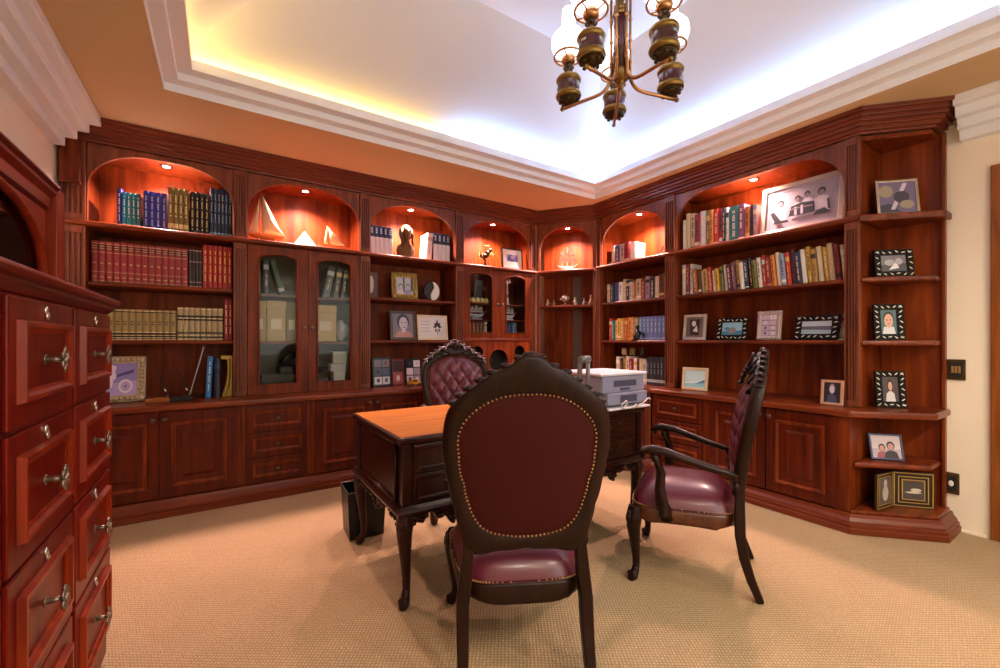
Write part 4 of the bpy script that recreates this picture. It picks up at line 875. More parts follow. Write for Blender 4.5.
# ------------------------------------------------------------------ wide bay
cs = ['#e6dfd2', '#d9c7a0', '#c9b48c', '#8d2730', '#cfc3bb', '#7d7a3c', '#e08a34', '#c23a26', '#8d2730', '#24304e', '#e6dfd2', '#2f7c7a', '#7a4a6a', '#b5682c', '#2b2622', '#a58a9c']
u0, u1 = rb(2.425, 1.755); u = u0
ws = [.03, .04, .05, .05, .055, .04, .035, .045, .035, .03, .025, .085, .05, .04, .03, .03]; kk = (u1-u0)/sum(ws)
for i, (c, w) in enumerate(zip(cs, ws)):
    h = [.30, .355, .345, .325, .34, .335, .33, .325, .32, .315, .315, .315, .31, .28, .29, .275][i]
    o = tag(put(book_mesh('book', w*kk-.002, h, .2, bmats(c, ACC[i % 4]), ST[i % 5]), FB, u+w*kk/2, .075+.006*(i % 3), ZS1+.001), BL('hardback', 'the top row beside the group photograph')(i+1, c), 'book', 'books beside the group photograph'); u += w*kk
people = []
for cx, hd, k in ((.17, .66, 1.), (.45, .70, .85), (.60, .76, .85), (.82, .74, 1.1)):
    people += [(2, [(cx-.12*k, .14), (cx+.12*k, .14), (cx+.10*k, hd-.17), (cx+.03, hd-.10), (cx-.03, hd-.10), (cx-.10*k, hd-.17)]), (3, oval(cx, hd+.02, .056*k, .105*k)), (4, oval(cx, hd-.015, .040*k, .08*k)), (3, oval(cx-.014, hd, .007, .008, 8)), (3, oval(cx+.014, hd, .007, .008, 8)), (3, oval(cx, hd-.06, .016, .006, 8))]
ph = [(1, [(0, 0), (1, 0), (1, 1), (0, 1)])] + people + [(3, [(.33, .2), (.74, .2), (.72, .52), (.52, .56), (.36, .50)]), (2, [(.42, .22), (.46, .22), (.45, .46), (.41, .46)]), (2, [(.52, .22), (.56, .22), (.55, .48), (.51, .48)]), (4, [(.36, .38), (.50, .40), (.50, .44), (.36, .42)]), (4, [(.56, .40), (.70, .38), (.70, .42), (.56, .44)]), (3, [(.02, .40), (.08, .44), (.20, .14), (.12, .04)]), (3, [(.08, .06), (.34, .04), (.32, .12), (.12, .14)]), (3, [(.72, .10), (.97, .12), (.88, .26), (.76, .22)]), (3, [(.93, .2), (.96, .2), (.94, .5), (.91, .5)])]
t = picture_frame('picture_frame', .56, .40, .035, mat('ivory_pink_frame', '#b7a693', .4, 0, .3), ph, [PIC('#b3a5ae'), PIC('#a3959f'), PIC('#bdb2bb'), PIC('#2a252e'), PIC('#857681')], .025, mat_w=.03)
setf(t, 'large pale frame with a black-and-white family group photograph under the arch', FB, 3.45-1.46, .10, ZS1, .0, .16)
cl = ['#cfc3bb', '#8d2730', '#e6dfd2', '#b5682c', '#6a3a26', '#c9b48c', '#b88f4c', '#c23a26', '#d9c7a0', '#d8a62e', '#7d7a3c', '#cfc3bb', '#5c2a3c', '#7a4a6a', '#b88f4c', '#e6dfd2', '#24304e', '#2b2622', '#7d7a3c', '#e6dfd2', '#c23a26', '#8d2730', '#e08a34', '#e6dfd2', '#8fa0bd', '#c23a26', '#5c2a3c', '#24304e', '#e6dfd2', '#d8a62e', '#b88f4c', '#d9c7a0', '#d8a62e', '#c9b48c', '#8d2730', '#c9b48c']
u = 3.45-2.43
for i, c in enumerate(cl):
    h = .29 if i < 3 else (.2+.012*(i % 4) if i < 12 else .215+.014*(i % 3)+.0012*i); h = h if i < 32 else .275-.01*(i % 3)
    w = (2.43-1.165)/len(cl); le = -.09 if 3 <= i < len(cl) else 0.
    o = book_mesh('book', (w*.93 if le else w-.002)*(1-.1*(i % 3)), h, .15, bmats(c, ACC[i % 4]), ST[(i*2) % 5])
    tag(put(o, FB, u+w/2+(.019 if le else 0), .07+.007*(i % 3), ZS2+.001+abs(math.sin(le))*w*.47, lean=le), BL('paperback', 'the second row in the wide bay')(i+1, c), 'book', 'paperbacks in the long second row'); u += w
LEAFW = mat('bone_leaf', '#e6dcc8', .4)
BF = mat('black_lacquer', '#0c0a09', .6, 0, 0., spec=.2)
SF = mat('pearl_silver', '#cfc0b8', .3, .6, bump=.3, bscale=80)
pp1 = [(2, [(0, 0), (1, 0), (1, 1), (0, 1)]), (3, [(.25, .1), (.75, .1), (.8, .9), (.2, .9)]), (1, [(.4, .3), (.7, .25), (.62, .6)]), (1, oval(.45, .68, .12, .14))]
t = picture_frame('picture_frame', .215, .24, .026, mat('white_silver', '#cfc8c0', .25, .5), pp1, [PIC('#e0dad4'), PIC('#d8d2cc'), PIC('#6a5c52'), PIC('#2a2422')], .02); setf(t, 'white silver frame with a dark figure photo below the long paperback row', FB, 3.45-2.31, .08, ZS3, .1, .12)
sea = lambda *c: [(1, [(0, 0), (1, 0), (1, 1), (0, 1)]), (2, [(0, 0), (1, 0), (1, .35), (0, .3)]), (3, oval(.5, .38, .2, .25)), (2, oval(.25, .5, .12, .14))]
t = picture_frame('picture_frame', .255, .195, .042, BF, sea(), [PIC('#7fb3cc'), PIC('#8fc2d8'), PIC('#3f7fa0'), PIC('#8f7f86')], .018, 'leaf', LEAFW); setf(t, 'black leaf-patterned frame with a blue picture below the long paperback row', FB, 3.45-1.965, .08, ZS3, .05, .2)
t = picture_frame('picture_frame', .18, .235, .032, SF, collage(31, 2, 4, 3), [PIC('#8d7488'), PIC('#c9b4c4'), PIC('#6f5570'), PIC('#e2d6de')], .02, 'ornate', SF); setf(t, 'pearly frame with a mauve photo between the two black leaf-patterned frames', FB, 3.45-1.665, .08, ZS3, .0, .12)
t = picture_frame('picture_frame', .275, .185, .042, BF, [(1, [(0, .55), (1, .55), (1, 1), (0, 1)]), (2, [(0, 0), (1, 0), (1, .3), (0, .38)]), (3, [(0, .36), (1, .3), (1, .6), (0, .6)])], [PIC('#8a8598'), PIC('#b9c3d0'), PIC('#9fb3bf'), PIC('#5c566a')], .018, 'leaf', LEAFW); setf(t, 'wide black leaf-patterned frame with a grey landscape nearest the end pilaster', FB, 3.45-1.345, .08, ZS3, .0, .25)
figurine('white and black figurine beside the end pilaster below the paperback row', FB, 3.45-1.185, .16, ZS3, 1.9, mat('figurine_ivory', '#d9d2c6', .4), 1.57)
t = picture_frame('picture_frame', .235, .205, .026, mat('pale_tan_frame', '#cdb894', .4), [(1, [(0, .35), (1, .35), (1, 1), (0, 1)]), (2, [(0, .2), (1, .3), (1, .5), (.6, .36), (0, .3)]), (3, [(.5, .2), (1, .3), (1, .5)])], [PIC('#8fc9d4'), PIC('#bfe0e6'), PIC('#dfeff0'), PIC('#4f8aa0')], .018); setf(t, 'pale tan frame with a blue beach picture on the worktop of the long wall', FB, 3.45-2.245, -.02, ZCT, .1, .13)
t = picture_frame('picture_frame', .13, .175, .018, mat('rose_frame', '#c99a80', .35, .3), bustS(.5, 1.2, 2, 3, 1), [PIC('#2a2228'), PIC('#4a4560'), PIC('#8f7f9c'), PIC('#cdb9c4')], .016); setf(t, 'small rose-edged frame with a dark portrait on the worktop by the end pilaster', FB, 3.45-1.2, -.05, ZCT, .05, .13)
# ------------------------------------------------------------------ end unit pictures
FW = Frame(0, 0, 0)
RT = -.80
leafp = [(1, [(0, 0), (1, 0), (1, 1), (0, 1)]), (2, [(0, 0), (.6, 0), (.3, .3), (0, .25)]), (3, [(.3, .1), (.42, .1), (.8, .95), (.68, .95)]), (2, oval(.62, .5, .22, .2)), (4, oval(.2, .7, .2, .2)), (4, oval(.75, .25, .2, .14))]
t = picture_frame('picture_frame', .245, .25, .018, SILVER, leafp, [PIC('#8c7f9c'), PIC('#7a6f90'), PIC('#4a4a5c'), PIC('#d9cfe0'), PIC('#a79a86')], .02); setf(t, 'silver frame with a lilac garden photo on the top end shelf', FW, 3.815, .915, ZS1, RT, .12)
t = picture_frame('picture_frame', .225, .19, .038, BF, [(1, [(0, 0), (1, 0), (1, .5), (0, .4)]), (2, oval(.35, .55, .2, .2)), (3, [(.3, .1), (.7, .2), (.6, .6), (.45, .35)]), (2, oval(.7, .6, .15, .2))], [PIC('#6a6470'), PIC('#3c3a44'), PIC('#a9a4b0'), PIC('#e6e2e6')], .018, 'leaf', LEAFW); setf(t, 'wide black leaf-patterned frame on the second end shelf', FW, 3.80, .93, ZS2, RT, .14)
kid = [(1, [(0, 0), (1, 0), (1, 1), (0, 1)]), (4, [(.1, 0), (.9, 0), (.8, .3), (.2, .3)]), (2, oval(.5, .66, .32, .27)), (3, oval(.5, .55, .27, .29)), (2, oval(.4, .58, .04, .025)), (2, oval(.6, .58, .04, .025)), (5, oval(.5, .42, .07, .02))]
KM = [PIC('#5c7a7a'), PIC('#466a70'), PIC('#2a1c16'), PIC('#d9a890'), PIC('#d9dde0'), PIC('#a05a50')]
t = picture_frame('picture_frame', .175, .245, .04, BF, kid, KM, .018, 'leaf', LEAFW); setf(t, 'upright black leaf-patterned frame with a child portrait on the third end shelf', FW, 3.775, .95, ZS3, RT, .1)
t = picture_frame('picture_frame', .175, .245, .04, BF, [(1, [(0, 0), (1, 0), (1, 1), (0, 1)])] + bustS(.5, 1.15, 2, 3, 4), [PIC('#3a3436'), PIC('#4a4042'), PIC('#241a18'), PIC('#c99c8c'), PIC('#d6d0d2')], .018, 'leaf', LEAFW); setf(t, 'upright black leaf-patterned frame with a portrait on the end of the worktop', FW, 3.77, .94, ZCT, RT, .1)
t = picture_frame('picture_frame', .185, .17, .012, mat('steel_blue_frame', '#3f4c66', .3, .4), [(1, [(0, .4), (1, .4), (1, 1), (0, 1)])] + bustS(.35, .8, 2, 3, 4) + bustS(.65, .95, 2, 3, 2), [PIC('#b5a0ac'), PIC('#cfc0c8'), PIC('#2c222a'), PIC('#c08a84'), PIC('#9a4a5c')], .014); setf(t, 'thin blue frame with a photo of two people on the low end shelf', FW, 3.70, .94, .45, RT-.05, .25)
t = thing('folding_frame', 'hinged double photo frame with gold rules on the lowest end shelf', 'picture frame', FW, 3.74, .93, .146, -.87)
gm = mat('gold_rule', '#c2a65e', .35, .6)
def leafy(parent, w, h, ang, nm, seed):
    o = MB().box(0, w, -.007, .007, 0, h).build(nm, mat('brown_black_frame', '#1e1310', .35, 0, .3), parent, bevel=.002, rot=(0, 0, ang))
    b = MB()
    for e in (.006, .03, .05): b.holed([(e, e), (w-e, e), (w-e, h-e), (e, h-e)], [[(e+.006, e+.006), (w-e-.006, e+.006), (w-e-.006, h-e-.006), (e+.006, h-e-.006)]], -.0095, -.0071)
    b.build('rules', gm, o); b = MB(); b.box(.056, w-.056, -.0085, -.0071, .056, h-.056) 
    b.m = 1; b.prism(oval(w*.56, h*.5, w*.13, h*.05), -.0093, -.0086, 'y'); b.prism(oval(w*.5, h*.43, w*.2, h*.025), -.0093, -.0086, 'y'); b.build('photo', [PIC('#4c4644'), PIC('#c9c2b8')], o)
leafy(t, .225, .235, 0, 'frame_leaf', 1)
lf = MB().box(-.20, -.002, -.007, .007, 0, .235).build('frame_leaf', MATS['brown_black_frame'], t, bevel=.002, rot=(0, 0, .72))
b = MB()
for e in (.006, .026): b.holed([(-.20+e, e), (-.002-e, e), (-.002-e, .235-e), (-.20+e, .235-e)], [[(-.194+e, e+.006), (-.008-e, e+.006), (-.008-e, .229-e), (-.194+e, .229-e)]], -.0095, -.0071)
b.build('rules', gm, lf)
b = MB(); b.box(-.168, -.034, -.0085, -.0071, .034, .20); b.m = 1; b.prism(oval(-.1, .1, .035, .05), -.0093, -.0086, 'y'); b.prism(oval(-.1, .165, .02, .025), -.0093, -.0086, 'y'); b.build('photo', [PIC('#5a524e'), PIC('#b9aea6')], lf)

# ------------------------------------------------------------------ things in the hutch (behind its arched doors)
for k in range(4):
    t = thing('black_book', f'black book lying in the pile behind the hutch door, {nth(k+1)} from the bottom', 'book', FL, 1.50, HV+.13, 1.4215+.046*k, .05*(k % 2), group='black books lying in the hutch')
    MB().box(-.125, .115, -.09, .09, .0, .043).build('cover', BLACK, t, bevel=.006); MB().box(-.1, .1155, -.0855, .0905, .006, .037).build('pages', PAGES, t)
row(FL, 1.66, 1.77, HV+.06, 1.421, 3, .16, .13, ['#6b1c34', '#5c1a3a'], 'gilt', '#cfa0a8', lambda i, c: f'plum red gilt book behind the hutch door, {nth(i)} from the black pile', 'plum red books in the hutch', acc2='#4a1428')
row(FL, 1.82, 1.92, HV+.07, 1.421, 2, .19, .13, ['#7a5a4a', '#6a4a44'], 'title', '#b9a08c', lambda i, c: f'tall brown book behind the hutch door, {nth(i)} from the plum red books', 'brown books in the hutch')

# ------------------------------------------------------------------ desk
t = desk = thing('desk', 'carved dark mahogany pedestal desk with a honey-coloured top on cabriole legs', 'desk', None, 1.535, 2.275, 0)
hx, hy = .865, .415
o = MB().box(-hx, hx, -hy, hy, .768, .80).build('desktop', WDK, t, bevel=.010, seg=3)
MB().box(-hx+.016, hx-.016, -hy+.016, hy-.016, .8001, .8025).build('writing_surface', HONEY, o, bevel=.001)
def bail(parent, u, v, z):
    b = MB(); 
    for s in (-1, 1): b.ell((s*.045, -.002, 0), (.011, .004, .012), 8, 6); b.ell((s*.055, -.003, .006), (.010, .003, .006), 8, 6); b.tube([(s*.045, 0, 0), (s*.045, -.016, 0)], .004, 6)
    b.tube([(-.045, -.016, 0), (-.042, -.018, -.018), (0, -.018, -.026), (.042, -.018, -.018), (.045, -.016, 0)], .0035, 6)
    return b.build('handle', BRONZE, parent, loc=(u, v, z))
def pedestal(px0, px1, side):
    b = MB(); b.box(px0, px1, -.385, .385, .475, .767); p = b.build('pedestal', WDK, t, bevel=.004)
    b = MB(); rect = [(px0, -.385), (px0, .385), (px1, .385), (px1, -.385)]
    b.bar(rect[::-1], [(.001, .44), (.03, .44), (.032, .452), (.022, .462), (.014, .478), (.001, .48)], closed=True); b.build('base_moulding', WDK, p)
    b = MB()
    for cx in (px0+.014, px1-.014):
        for sgn in (-1, 1): b.box(cx-.02, cx+.02, sgn*.385-.014, sgn*.385+.014, .482, .766)
    b.build('corner_pilaster', WDK, p, bevel=.005)
    for z0, z1 in ((.487, .618), (.627, .757)):
        d = MB().box(px0+.05, px1-.05, -.398, -.386, z0, z1).build('drawer', WDK, t, bevel=.003)
        ring_mould(d, 'moulding', px0+.065, px1-.065, z0+.014, z1-.014, -.398, WDK, .012, .006)
        bail(d, (px0+px1)/2, -.40, (z0+z1)/2+.012); MB().tube([(px0+.09, -.4035, z0+.016), (px1-.09, -.4035, z0+.016)], .004, 6).build('lip', WDK, d)
    xo = px0 if side < 0 else px1
    sp = MB(); k = side
    sp.M = Matrix.Translation((xo, 0, 0)) @ Matrix.Rotation(-PI/2 if side < 0 else PI/2, 4, 'Z'); sp.box(-.29, .29, -.008, -.001, .50, .75); sp.build('side_field', WDK, p, bevel=.002)
    f = MB(); pts = [(-.31, .487), (.31, .487), (.31, .762), (-.31, .762)]; f.M = sp.M
    for a, b2 in zip(pts, pts[1:] + pts[:1]): f.tube([(a[0], -.008, a[1]), (b2[0], -.008, b2[1])], .010, 8, up=(0, 1, 0))
    f.build('side_moulding', WDK, p)
    # carved apron: serpentine board with scrolls and leaves
    def apron(M, L_, nm):
        b = MB(); b.M = M; n = 40; top = [(-L_/2+L_*i/n, .44) for i in range(n+1)]
        bot = [(-L_/2+L_*i/n, .44-.055-.028*math.cos(2*PI*(i/n-.5)*2)-.016*math.cos(2*PI*(i/n-.5)*6)) for i in range(n+1)]
        b.prism(top + bot[::-1], -.012, .010, 'y')
        rr = random.Random(int(L_*1000))
        for i in range(int(L_/.022)):
            x = -L_/2+.03+(L_-.06)*i/max(1, int(L_/.022)-1); q = .5+x/L_; zb = .44-.055-.028*math.cos(2*PI*(q-.5)*2)-.016*math.cos(2*PI*(q-.5)*6)
            b.ell((x, -.016, zb+.014), (.013, .010, .012), 7, 5)
            if i % 2 == 0: b.tube([(x-.02, -.014, zb+.03), (x, -.02, zb+.042), (x+.018, -.014, zb+.026), (x+.01, -.016, zb+.016)], [.004, .006, .005, .003], 6)
        b.build(nm, WDK, t)
    apron(Matrix.Translation(((px0+px1)/2, -.375, 0)), px1-px0-.05, 'carved_apron')
    apron(Matrix.Translation(((px0+px1)/2, .375, 0)) @ Matrix.Rotation(PI, 4, 'Z'), px1-px0-.05, 'carved_apron')
    apron(Matrix.Translation((xo, 0, 0)) @ Matrix.Rotation(-PI/2 if side < 0 else PI/2, 4, 'Z') @ Matrix.Translation((0, .012, 0)), .70, 'carved_apron')
def cab_leg(parent, x, y, sx, sy, ztop, m, s=1.):
    b = MB(); D = Vector((sx, sy, 0)).normalized()
    pr_ = [(0, 1., .036), (.012, .86, .042), (.016, .74, .036), (.006, .5, .026), (-.004, .28, .020), (-.004, .17, .018), (.006, .10, .022), (.022, .045, .027), (.028, .018, .022), (.026, .002, .016)]
    n = 5; pts = []; rd = []
    for i in range(len(pr_)-1):
        for k in range(n):
            f = k/n; f2 = f*f*(3-2*f); p, q = pr_[i], pr_[i+1]; o_, z, r = [p[j]*(1-f2)+q[j]*f2 for j in range(3)]
            pts.append((x+D.x*o_*s, y+D.y*o_*s, max(z*ztop, .001))); rd.append(r*s)
    o_, z, r = pr_[-1]; pts.append((x+D.x*o_*s, y+D.y*o_*s, .001)); rd.append(r*s)
    b.tube(pts, rd, 14, up=(sx, sy, 0))
    for k, (dz, do, r) in enumerate(((.86, .05, .014), (.78, .048, .012), (.92, .046, .012))): b.ell((x+D.x*do*s, y+D.y*do*s, dz*ztop), (r*s, r*s, r*1.5*s), 8, 6)
    for sg in (-1, 1): b.ell((x+D.x*.04*s-D.y*sg*.02*s, y+D.y*.04*s+D.x*sg*.02*s, .84*ztop), (.010*s, .010*s, .024*s), 8, 6); b.ell((x+D.x*.03*s-D.y*sg*.014*s, y+D.y*.03*s+D.x*sg*.014*s, .075*ztop), (.012*s, .012*s, .016*s), 8, 6)
    return b.build('leg', m, parent)
pedestal(-hx+.03, -hx+.55, -1); pedestal(hx-.55, hx-.03, 1)
for sx, xs in ((-1, (-hx+.055, -hx+.52)), (1, (hx-.52, hx-.055))):
    for x in xs:
        for sy in (-1, 1): cab_leg(t, x, sy*.362, -1 if x == xs[0] else 1, sy, .455, WDK)
MB().box(-hx+.551, hx-.551, -.36, -.34, .63, .767).build('kneehole_drawer', WDK, t, bevel=.003)
MB().box(-hx+.551, hx-.551, .33, .35, .48, .767).build('modesty_panel', WDK, t, bevel=.003)

# things on the desk
t = thing('printer', 'grey-lavender box printer standing at the end of the desk', 'printer', None, 2.215, 2.075, .8035)
PL = mat('printer_lavender', '#8d8ea8', .45); PLD = mat('printer_dark', '#4b4c66', .5); PLL = mat('printer_lid', '#d9d6e0', .4)
b = MB(); b.prism([(-.20, -.19), (.20, -.19), (.215, .19), (-.215, .19)], .105, .215); b.box(-.205, .205, -.1449, .18, .0, .105); b.build('body', PL, t, bevel=.008)
MB().box(-.225, .225, -.20, .20, .2155, .235).build('scanner_lid', PLL, t, bevel=.008)
MB().prism([(-.17, -.21), (.21, -.21), (.21, -.1455), (-.17, -.1455)], .03, .105).build('tray_front', PL, t, bevel=.006)
MB().box(-.10, .12, -.1925, -.1905, .145, .185).build('paper_slot', PLD, t); MB().box(-.04, .05, -.196, -.1905, .12, .135).build('button_panel', PLD, t)
MB().box(-.06, .10, -.2125, -.2105, .045, .09).build('tray_opening', PLD, t)
MB().box(-.19, .21, -.235, -.146, .0, .012).build('output_tray', mat('tray_white', '#d8d5da', .5), t, bevel=.003)
def cable(label, pts, u, v, z, name='cable'):
    b = MB(); P_ = [Vector(p) for p in pts]; out = []
    for i in range(len(P_)-1):
        a, p, q, d = P_[max(i-1, 0)], P_[i], P_[i+1], P_[min(i+2, len(P_)-1)]
        for k in range(6):
            s = k/6; out.append(.5*((2*p)+(q-a)*s+(2*a-5*p+4*q-d)*s*s+(3*p-a-3*q+d)*s**3))
    b.tube(out + [P_[-1]], .0045, 8); o = b.build(name, mat('cable_white', '#d9d4cf', .5)); o.location = (u, v, z); return tag(o, label, 'cable')
cable('white cable looped on the printer tray', [(-.12, 0, .03), (-.08, -.006, .06), (-.06, 0, .04), (-.10, -.004, .016), (-.02, .0, .012), (.02, -.006, .03), (.04, 0, .012), (.10, -.006, .04), (.15, .0, .06), (.17, -.004, .05)], 2.235, 1.825, .8035)
t = thing('lever_punch', 'grey two-armed lever handle standing on the desk in front of the printer', 'desk tool', None, 1.925, 1.955, .8035, .15)
t.scale = (.85, 1, 1.14)
GP = mat('punch_grey', '#75777a', .4, .3)
MB().box(-.06, .06, -.05, .12, 0, .03).build('base', GP, t, bevel=.006)
MB().tube([(-.05, .02, .03), (-.062, -.0, .15), (-.085, -.02, .265), (-.075, -.024, .29)], [.014, .015, .017, .017], 10).build('arm', GP, t)
MB().tube([(.045, .02, .03), (.04, .0, .15), (.012, -.02, .27)], [.012, .013, .014], 10).build('arm', GP, t)
MB().tube([(-.088, -.022, .288), (.022, -.022, .288)], [.019, .019], 12).build('grip', GP, t)
# waste bin
t = thing('waste_bin', 'black square waste bin on the carpet beside the desk leg', 'bin', None, .775, 2.815, .001, -.05)
b = MB(); w0, w1, h = .105, .12, .30
for sx, sy in ((1, 0), (-1, 0), (0, 1), (0, -1)):
    if sx: b.add([(sx*w0, -w0, 0), (sx*w0, w0, 0), (sx*w1, w1, h), (sx*w1, -w1, h), (sx*(w0-.006), -w0, 0), (sx*(w0-.006), w0, 0), (sx*(w1-.006), w1, h), (sx*(w1-.006), -w1, h)], [(0, 1, 2, 3), (7, 6, 5, 4), (3, 2, 6, 7), (0, 3, 7, 4), (1, 5, 6, 2)])
    else: b.add([(-w0, sy*w0, 0), (w0, sy*w0, 0), (w1, sy*w1, h), (-w1, sy*w1, h), (-w0, sy*(w0-.006), 0), (w0, sy*(w0-.006), 0), (w1, sy*(w1-.006), h), (-w1, sy*(w1-.006), h)], [(0, 1, 2, 3), (7, 6, 5, 4), (3, 2, 6, 7), (0, 3, 7, 4), (1, 5, 6, 2)])
b.box(-w0, w0, -w0, w0, 0, .008); b.build('body', mat('bin_black', '#17181a', .35, .1), t)
MB().tube([(-w1, -w1, h), (w1, -w1, h), (w1, w1, h), (-w1, w1, h)], .004, 6, closed=True).build('rim', mat('bin_rim', '#4a4c50', .3, .6), t)
# ------------------------------------------------------------------ chairs (local: faces +y, origin on the floor under the seat)
def yb(z): q = max(0, (z-.42)/.78); return -.232-.03*q-.105*q*q
def pol(pts, c=.80): return sorted((math.degrees(math.atan2(z-c, x)), math.hypot(x, z-c)) for x, z in pts)
OUT = pol([(0, 1.200), (.03, 1.196), (.05, 1.184), (.068, 1.164), (.115, 1.146), (.173, 1.107), (.215, 1.075), (.258, 1.042), (.284, 1.0), (.297, .93), (.292, .82), (.279, .741), (.258, .65), (.236, .559), (.222, .487), (.18, .472), (.10, .486), (0, .492)])
INN = pol([(0, 1.068), (.055, 1.066), (.10, 1.058), (.15, 1.038), (.191, 1.010), (.228, .970), (.247, .923), (.246, .85), (.2275, .741), (.210, .665), (.191, .613), (.165, .577), (.132, .556), (.07, .541), (0, .536)])
ZCB = .80
def polar(tab, a):
    d = math.degrees(math.atan2(math.sin(a), abs(math.cos(a)))); 
    for (a0, r0), (a1, r1) in zip(tab, tab[1:]):
        if a0 <= d <= a1: f = (d-a0)/(a1-a0); return r0*(1-f)+r1*f
    return tab[-1][1]
NA = 96
def backpt(x, z, off): return (x, yb(z)+off, z)
def make_chair(name, label, arms, x, y, phi, s=1.0, su=0.):
    t = thing(name, label, 'chair', None, x, y, 0, phi, group='carved burgundy leather chairs'); t.scale = (s, s, s)
    # back frame ring
    b = MB(); vs = []; rings = [(0, .022), (.25, .031), (.6, .033), (.9, .028), (1, .012), (1, -.016), (.9, -.024), (.1, -.024), (0, -.018)]
    for i in range(NA):
        a = 2*PI*i/NA; ro, ri = polar(OUT, a), polar(INN, a)-.006
        for f, o_ in rings:
            r = ri+(ro-ri)*f; vs.append(backpt(r*math.cos(a), ZCB+r*math.sin(a), o_))
    k = len(rings); b.add(vs, [(i*k+q, ((i+1) % NA)*k+q, ((i+1) % NA)*k+(q+1) % k, i*k+(q+1) % k) for i in range(NA) for q in range(k)], True)
    bf = b.build('back_frame', WCH, t)
    # carved crest: scrolls and leaves that give the scalloped outline
    b = MB()
    for sg in (-1, 1):
        for d, e, r in ((84, .002, .017), (77, .003, .020), (69, .003, .020), (61.5, .003, .020), (54, .003, .020), (47.5, .002, .019), (41.5, .0, .017)):
            a = math.radians(d if sg > 0 else 180-d); q = polar(OUT, a)+e; b.ell(backpt(q*math.cos(a), ZCB+q*math.sin(a), .004), (r, .017, r*.55), 10, 8)
        for d in (80, 68, 56, 45):
            a = math.radians(d if sg > 0 else 180-d); q0, q1 = polar(INN, a)+.02, polar(OUT, a)-.01; a2 = a-sg*.12
            b.tube([backpt(q0*math.cos(a), ZCB+q0*math.sin(a), .034), backpt((q0+q1)/2*math.cos(a2), ZCB+(q0+q1)/2*math.sin(a2), .044), backpt(q1*math.cos(a), ZCB+q1*math.sin(a), .034), backpt((q1-.02)*math.cos(a+sg*.09), ZCB+(q1-.02)*math.sin(a+sg*.09), .036)], [.006, .012, .009, .005], 8)
    b.ell(backpt(0, ZCB+.397, .006), (.030, .020, .016), 12, 8); b.ell(backpt(0, ZCB+.35, .036), (.028, .014, .038), 12, 8)
    b.build('crest_carving', WCH, bf)
    # leather panels, tufted in front, smooth behind
    def front(i, j):
        a = 2*PI*i; rho = j; r = (polar(INN, a)-.003)*rho; X, Z = r*math.cos(a), r*math.sin(a)
        f = abs(math.sin(PI*(X/.110+Z/.165+.25))*math.sin(PI*(X/.110-Z/.165+.25)))**.45
        return backpt(X, ZCB+Z, .010+.018*(1-rho**4)+.024*f*(1-rho**6))
    b = MB(); b.grid(NA, 30, lambda i, j: front(i, .01+.99*j), True); b.build('tufted_back', LEATHER, t)
    b = MB()
    for i in range(-3, 4):
        for j in range(-4, 5):
            if (i+j) % 2 == 0: continue
            X, Z = i*.055, j*.0825; a = math.atan2(Z, X)
            if math.hypot(X, Z) < polar(INN, a)-.05: b.ell(backpt(X, ZCB+Z, .027), (.008, .005, .008), 8, 6)
    b.build('button', LEATHER, t)
    def rear(i, j):
        a = 2*PI*i; r = (polar(INN, a)-.002)*j; return backpt(r*math.cos(a), ZCB+r*math.sin(a), -.020-.016*(1-j**3))
    b = MB(); b.grid(NA, 12, lambda i, j: rear(i, .01+.99*j), True); b.build('rear_leather', LEATHERB, t)
    b = MB(); n = 110; ring = [(polar(INN, 2*PI*i/n)-.004, 2*PI*i/n) for i in range(n)]
    b.tube([backpt(r*math.cos(a), ZCB+r*math.sin(a), -.0225) for r, a in ring], .0022, 5, closed=True); b.m = 1
    for i in range(n):
        a = 2*PI*i/n; r = polar(INN, a)-.004; p = backpt(r*math.cos(a), ZCB+r*math.sin(a), -.0245); b.ell(p, (.0044, .004, .0044), 6, 4)
        
    b.build('nail_trim', [LEATHERB, NAIL], t)
    b = MB(); b.tube([backpt(r*math.cos(a), ZCB+r*math.sin(a), .023) for r, a in ring], .0022, 5, closed=True); b.m = 1
    for i in range(n): a = 2*PI*i/n; r = polar(INN, a)-.004; b.ell(backpt(r*math.cos(a), ZCB+r*math.sin(a), .025), (.0045, .004, .0045), 6, 4)
    b.build('nail_trim', [LEATHERB, NAIL], t)
    # seat
    def so(a, rho=1.):
        c, s_ = math.cos(a), math.sin(a); e = .42; X = math.copysign(abs(c)**e, c)*rho; Y = math.copysign(abs(s_)**e, s_)*rho
        return X*(.264+.034*Y), .018+Y*.252
    def seat(i, j):
        X, Y = so(2*PI*i, j); h = 1-j**3.2; return (X, Y, su+.352+.125*h**.62+.014*(Y-.0)*h)
    b = MB(); b.grid(72, 22, lambda i, j: seat(i, .012+.988*j), True); b.build('seat', LEATHER, t)
    b = MB(); n = 80; k = 6; vs = []
    for i in range(n):
        a = 2*PI*i/n; X, Y = so(a); X2, Y2 = so(a, .86); c = math.cos(a*4); z0 = .288-.010*c+.008*math.cos(a*8)*(1 if Y > -.15 else 0)
        l = 1.02
        for q in ((X2, Y2, .352), (X, Y, .354), (X*l, Y*l, .345), (X*l*1.005, Y*l, z0+.012), (X*l*.995, Y*l*.995, z0), (X2, Y2, z0)): vs.append((q[0], q[1], q[2]+su))
    b.add(vs, [(i*k+q, ((i+1) % n)*k+q, ((i+1) % n)*k+(q+1) % k, i*k+(q+1) % k) for i in range(n) for q in range(k)], True); b.build('seat_frame', WCHR if arms else WCH, t)
    b = MB(); n = 110; b.tube([(*so(2*PI*i/n, 1.002), .361+su) for i in range(n)], .0025, 5, closed=True); b.m = 1
    for i in range(n): X, Y = so(2*PI*i/n, 1.014); b.ell((X, Y, .362+su), (.0042, .0042, .004), 6, 4)
    b.build('nail_trim', [LEATHERB, NAIL], t)
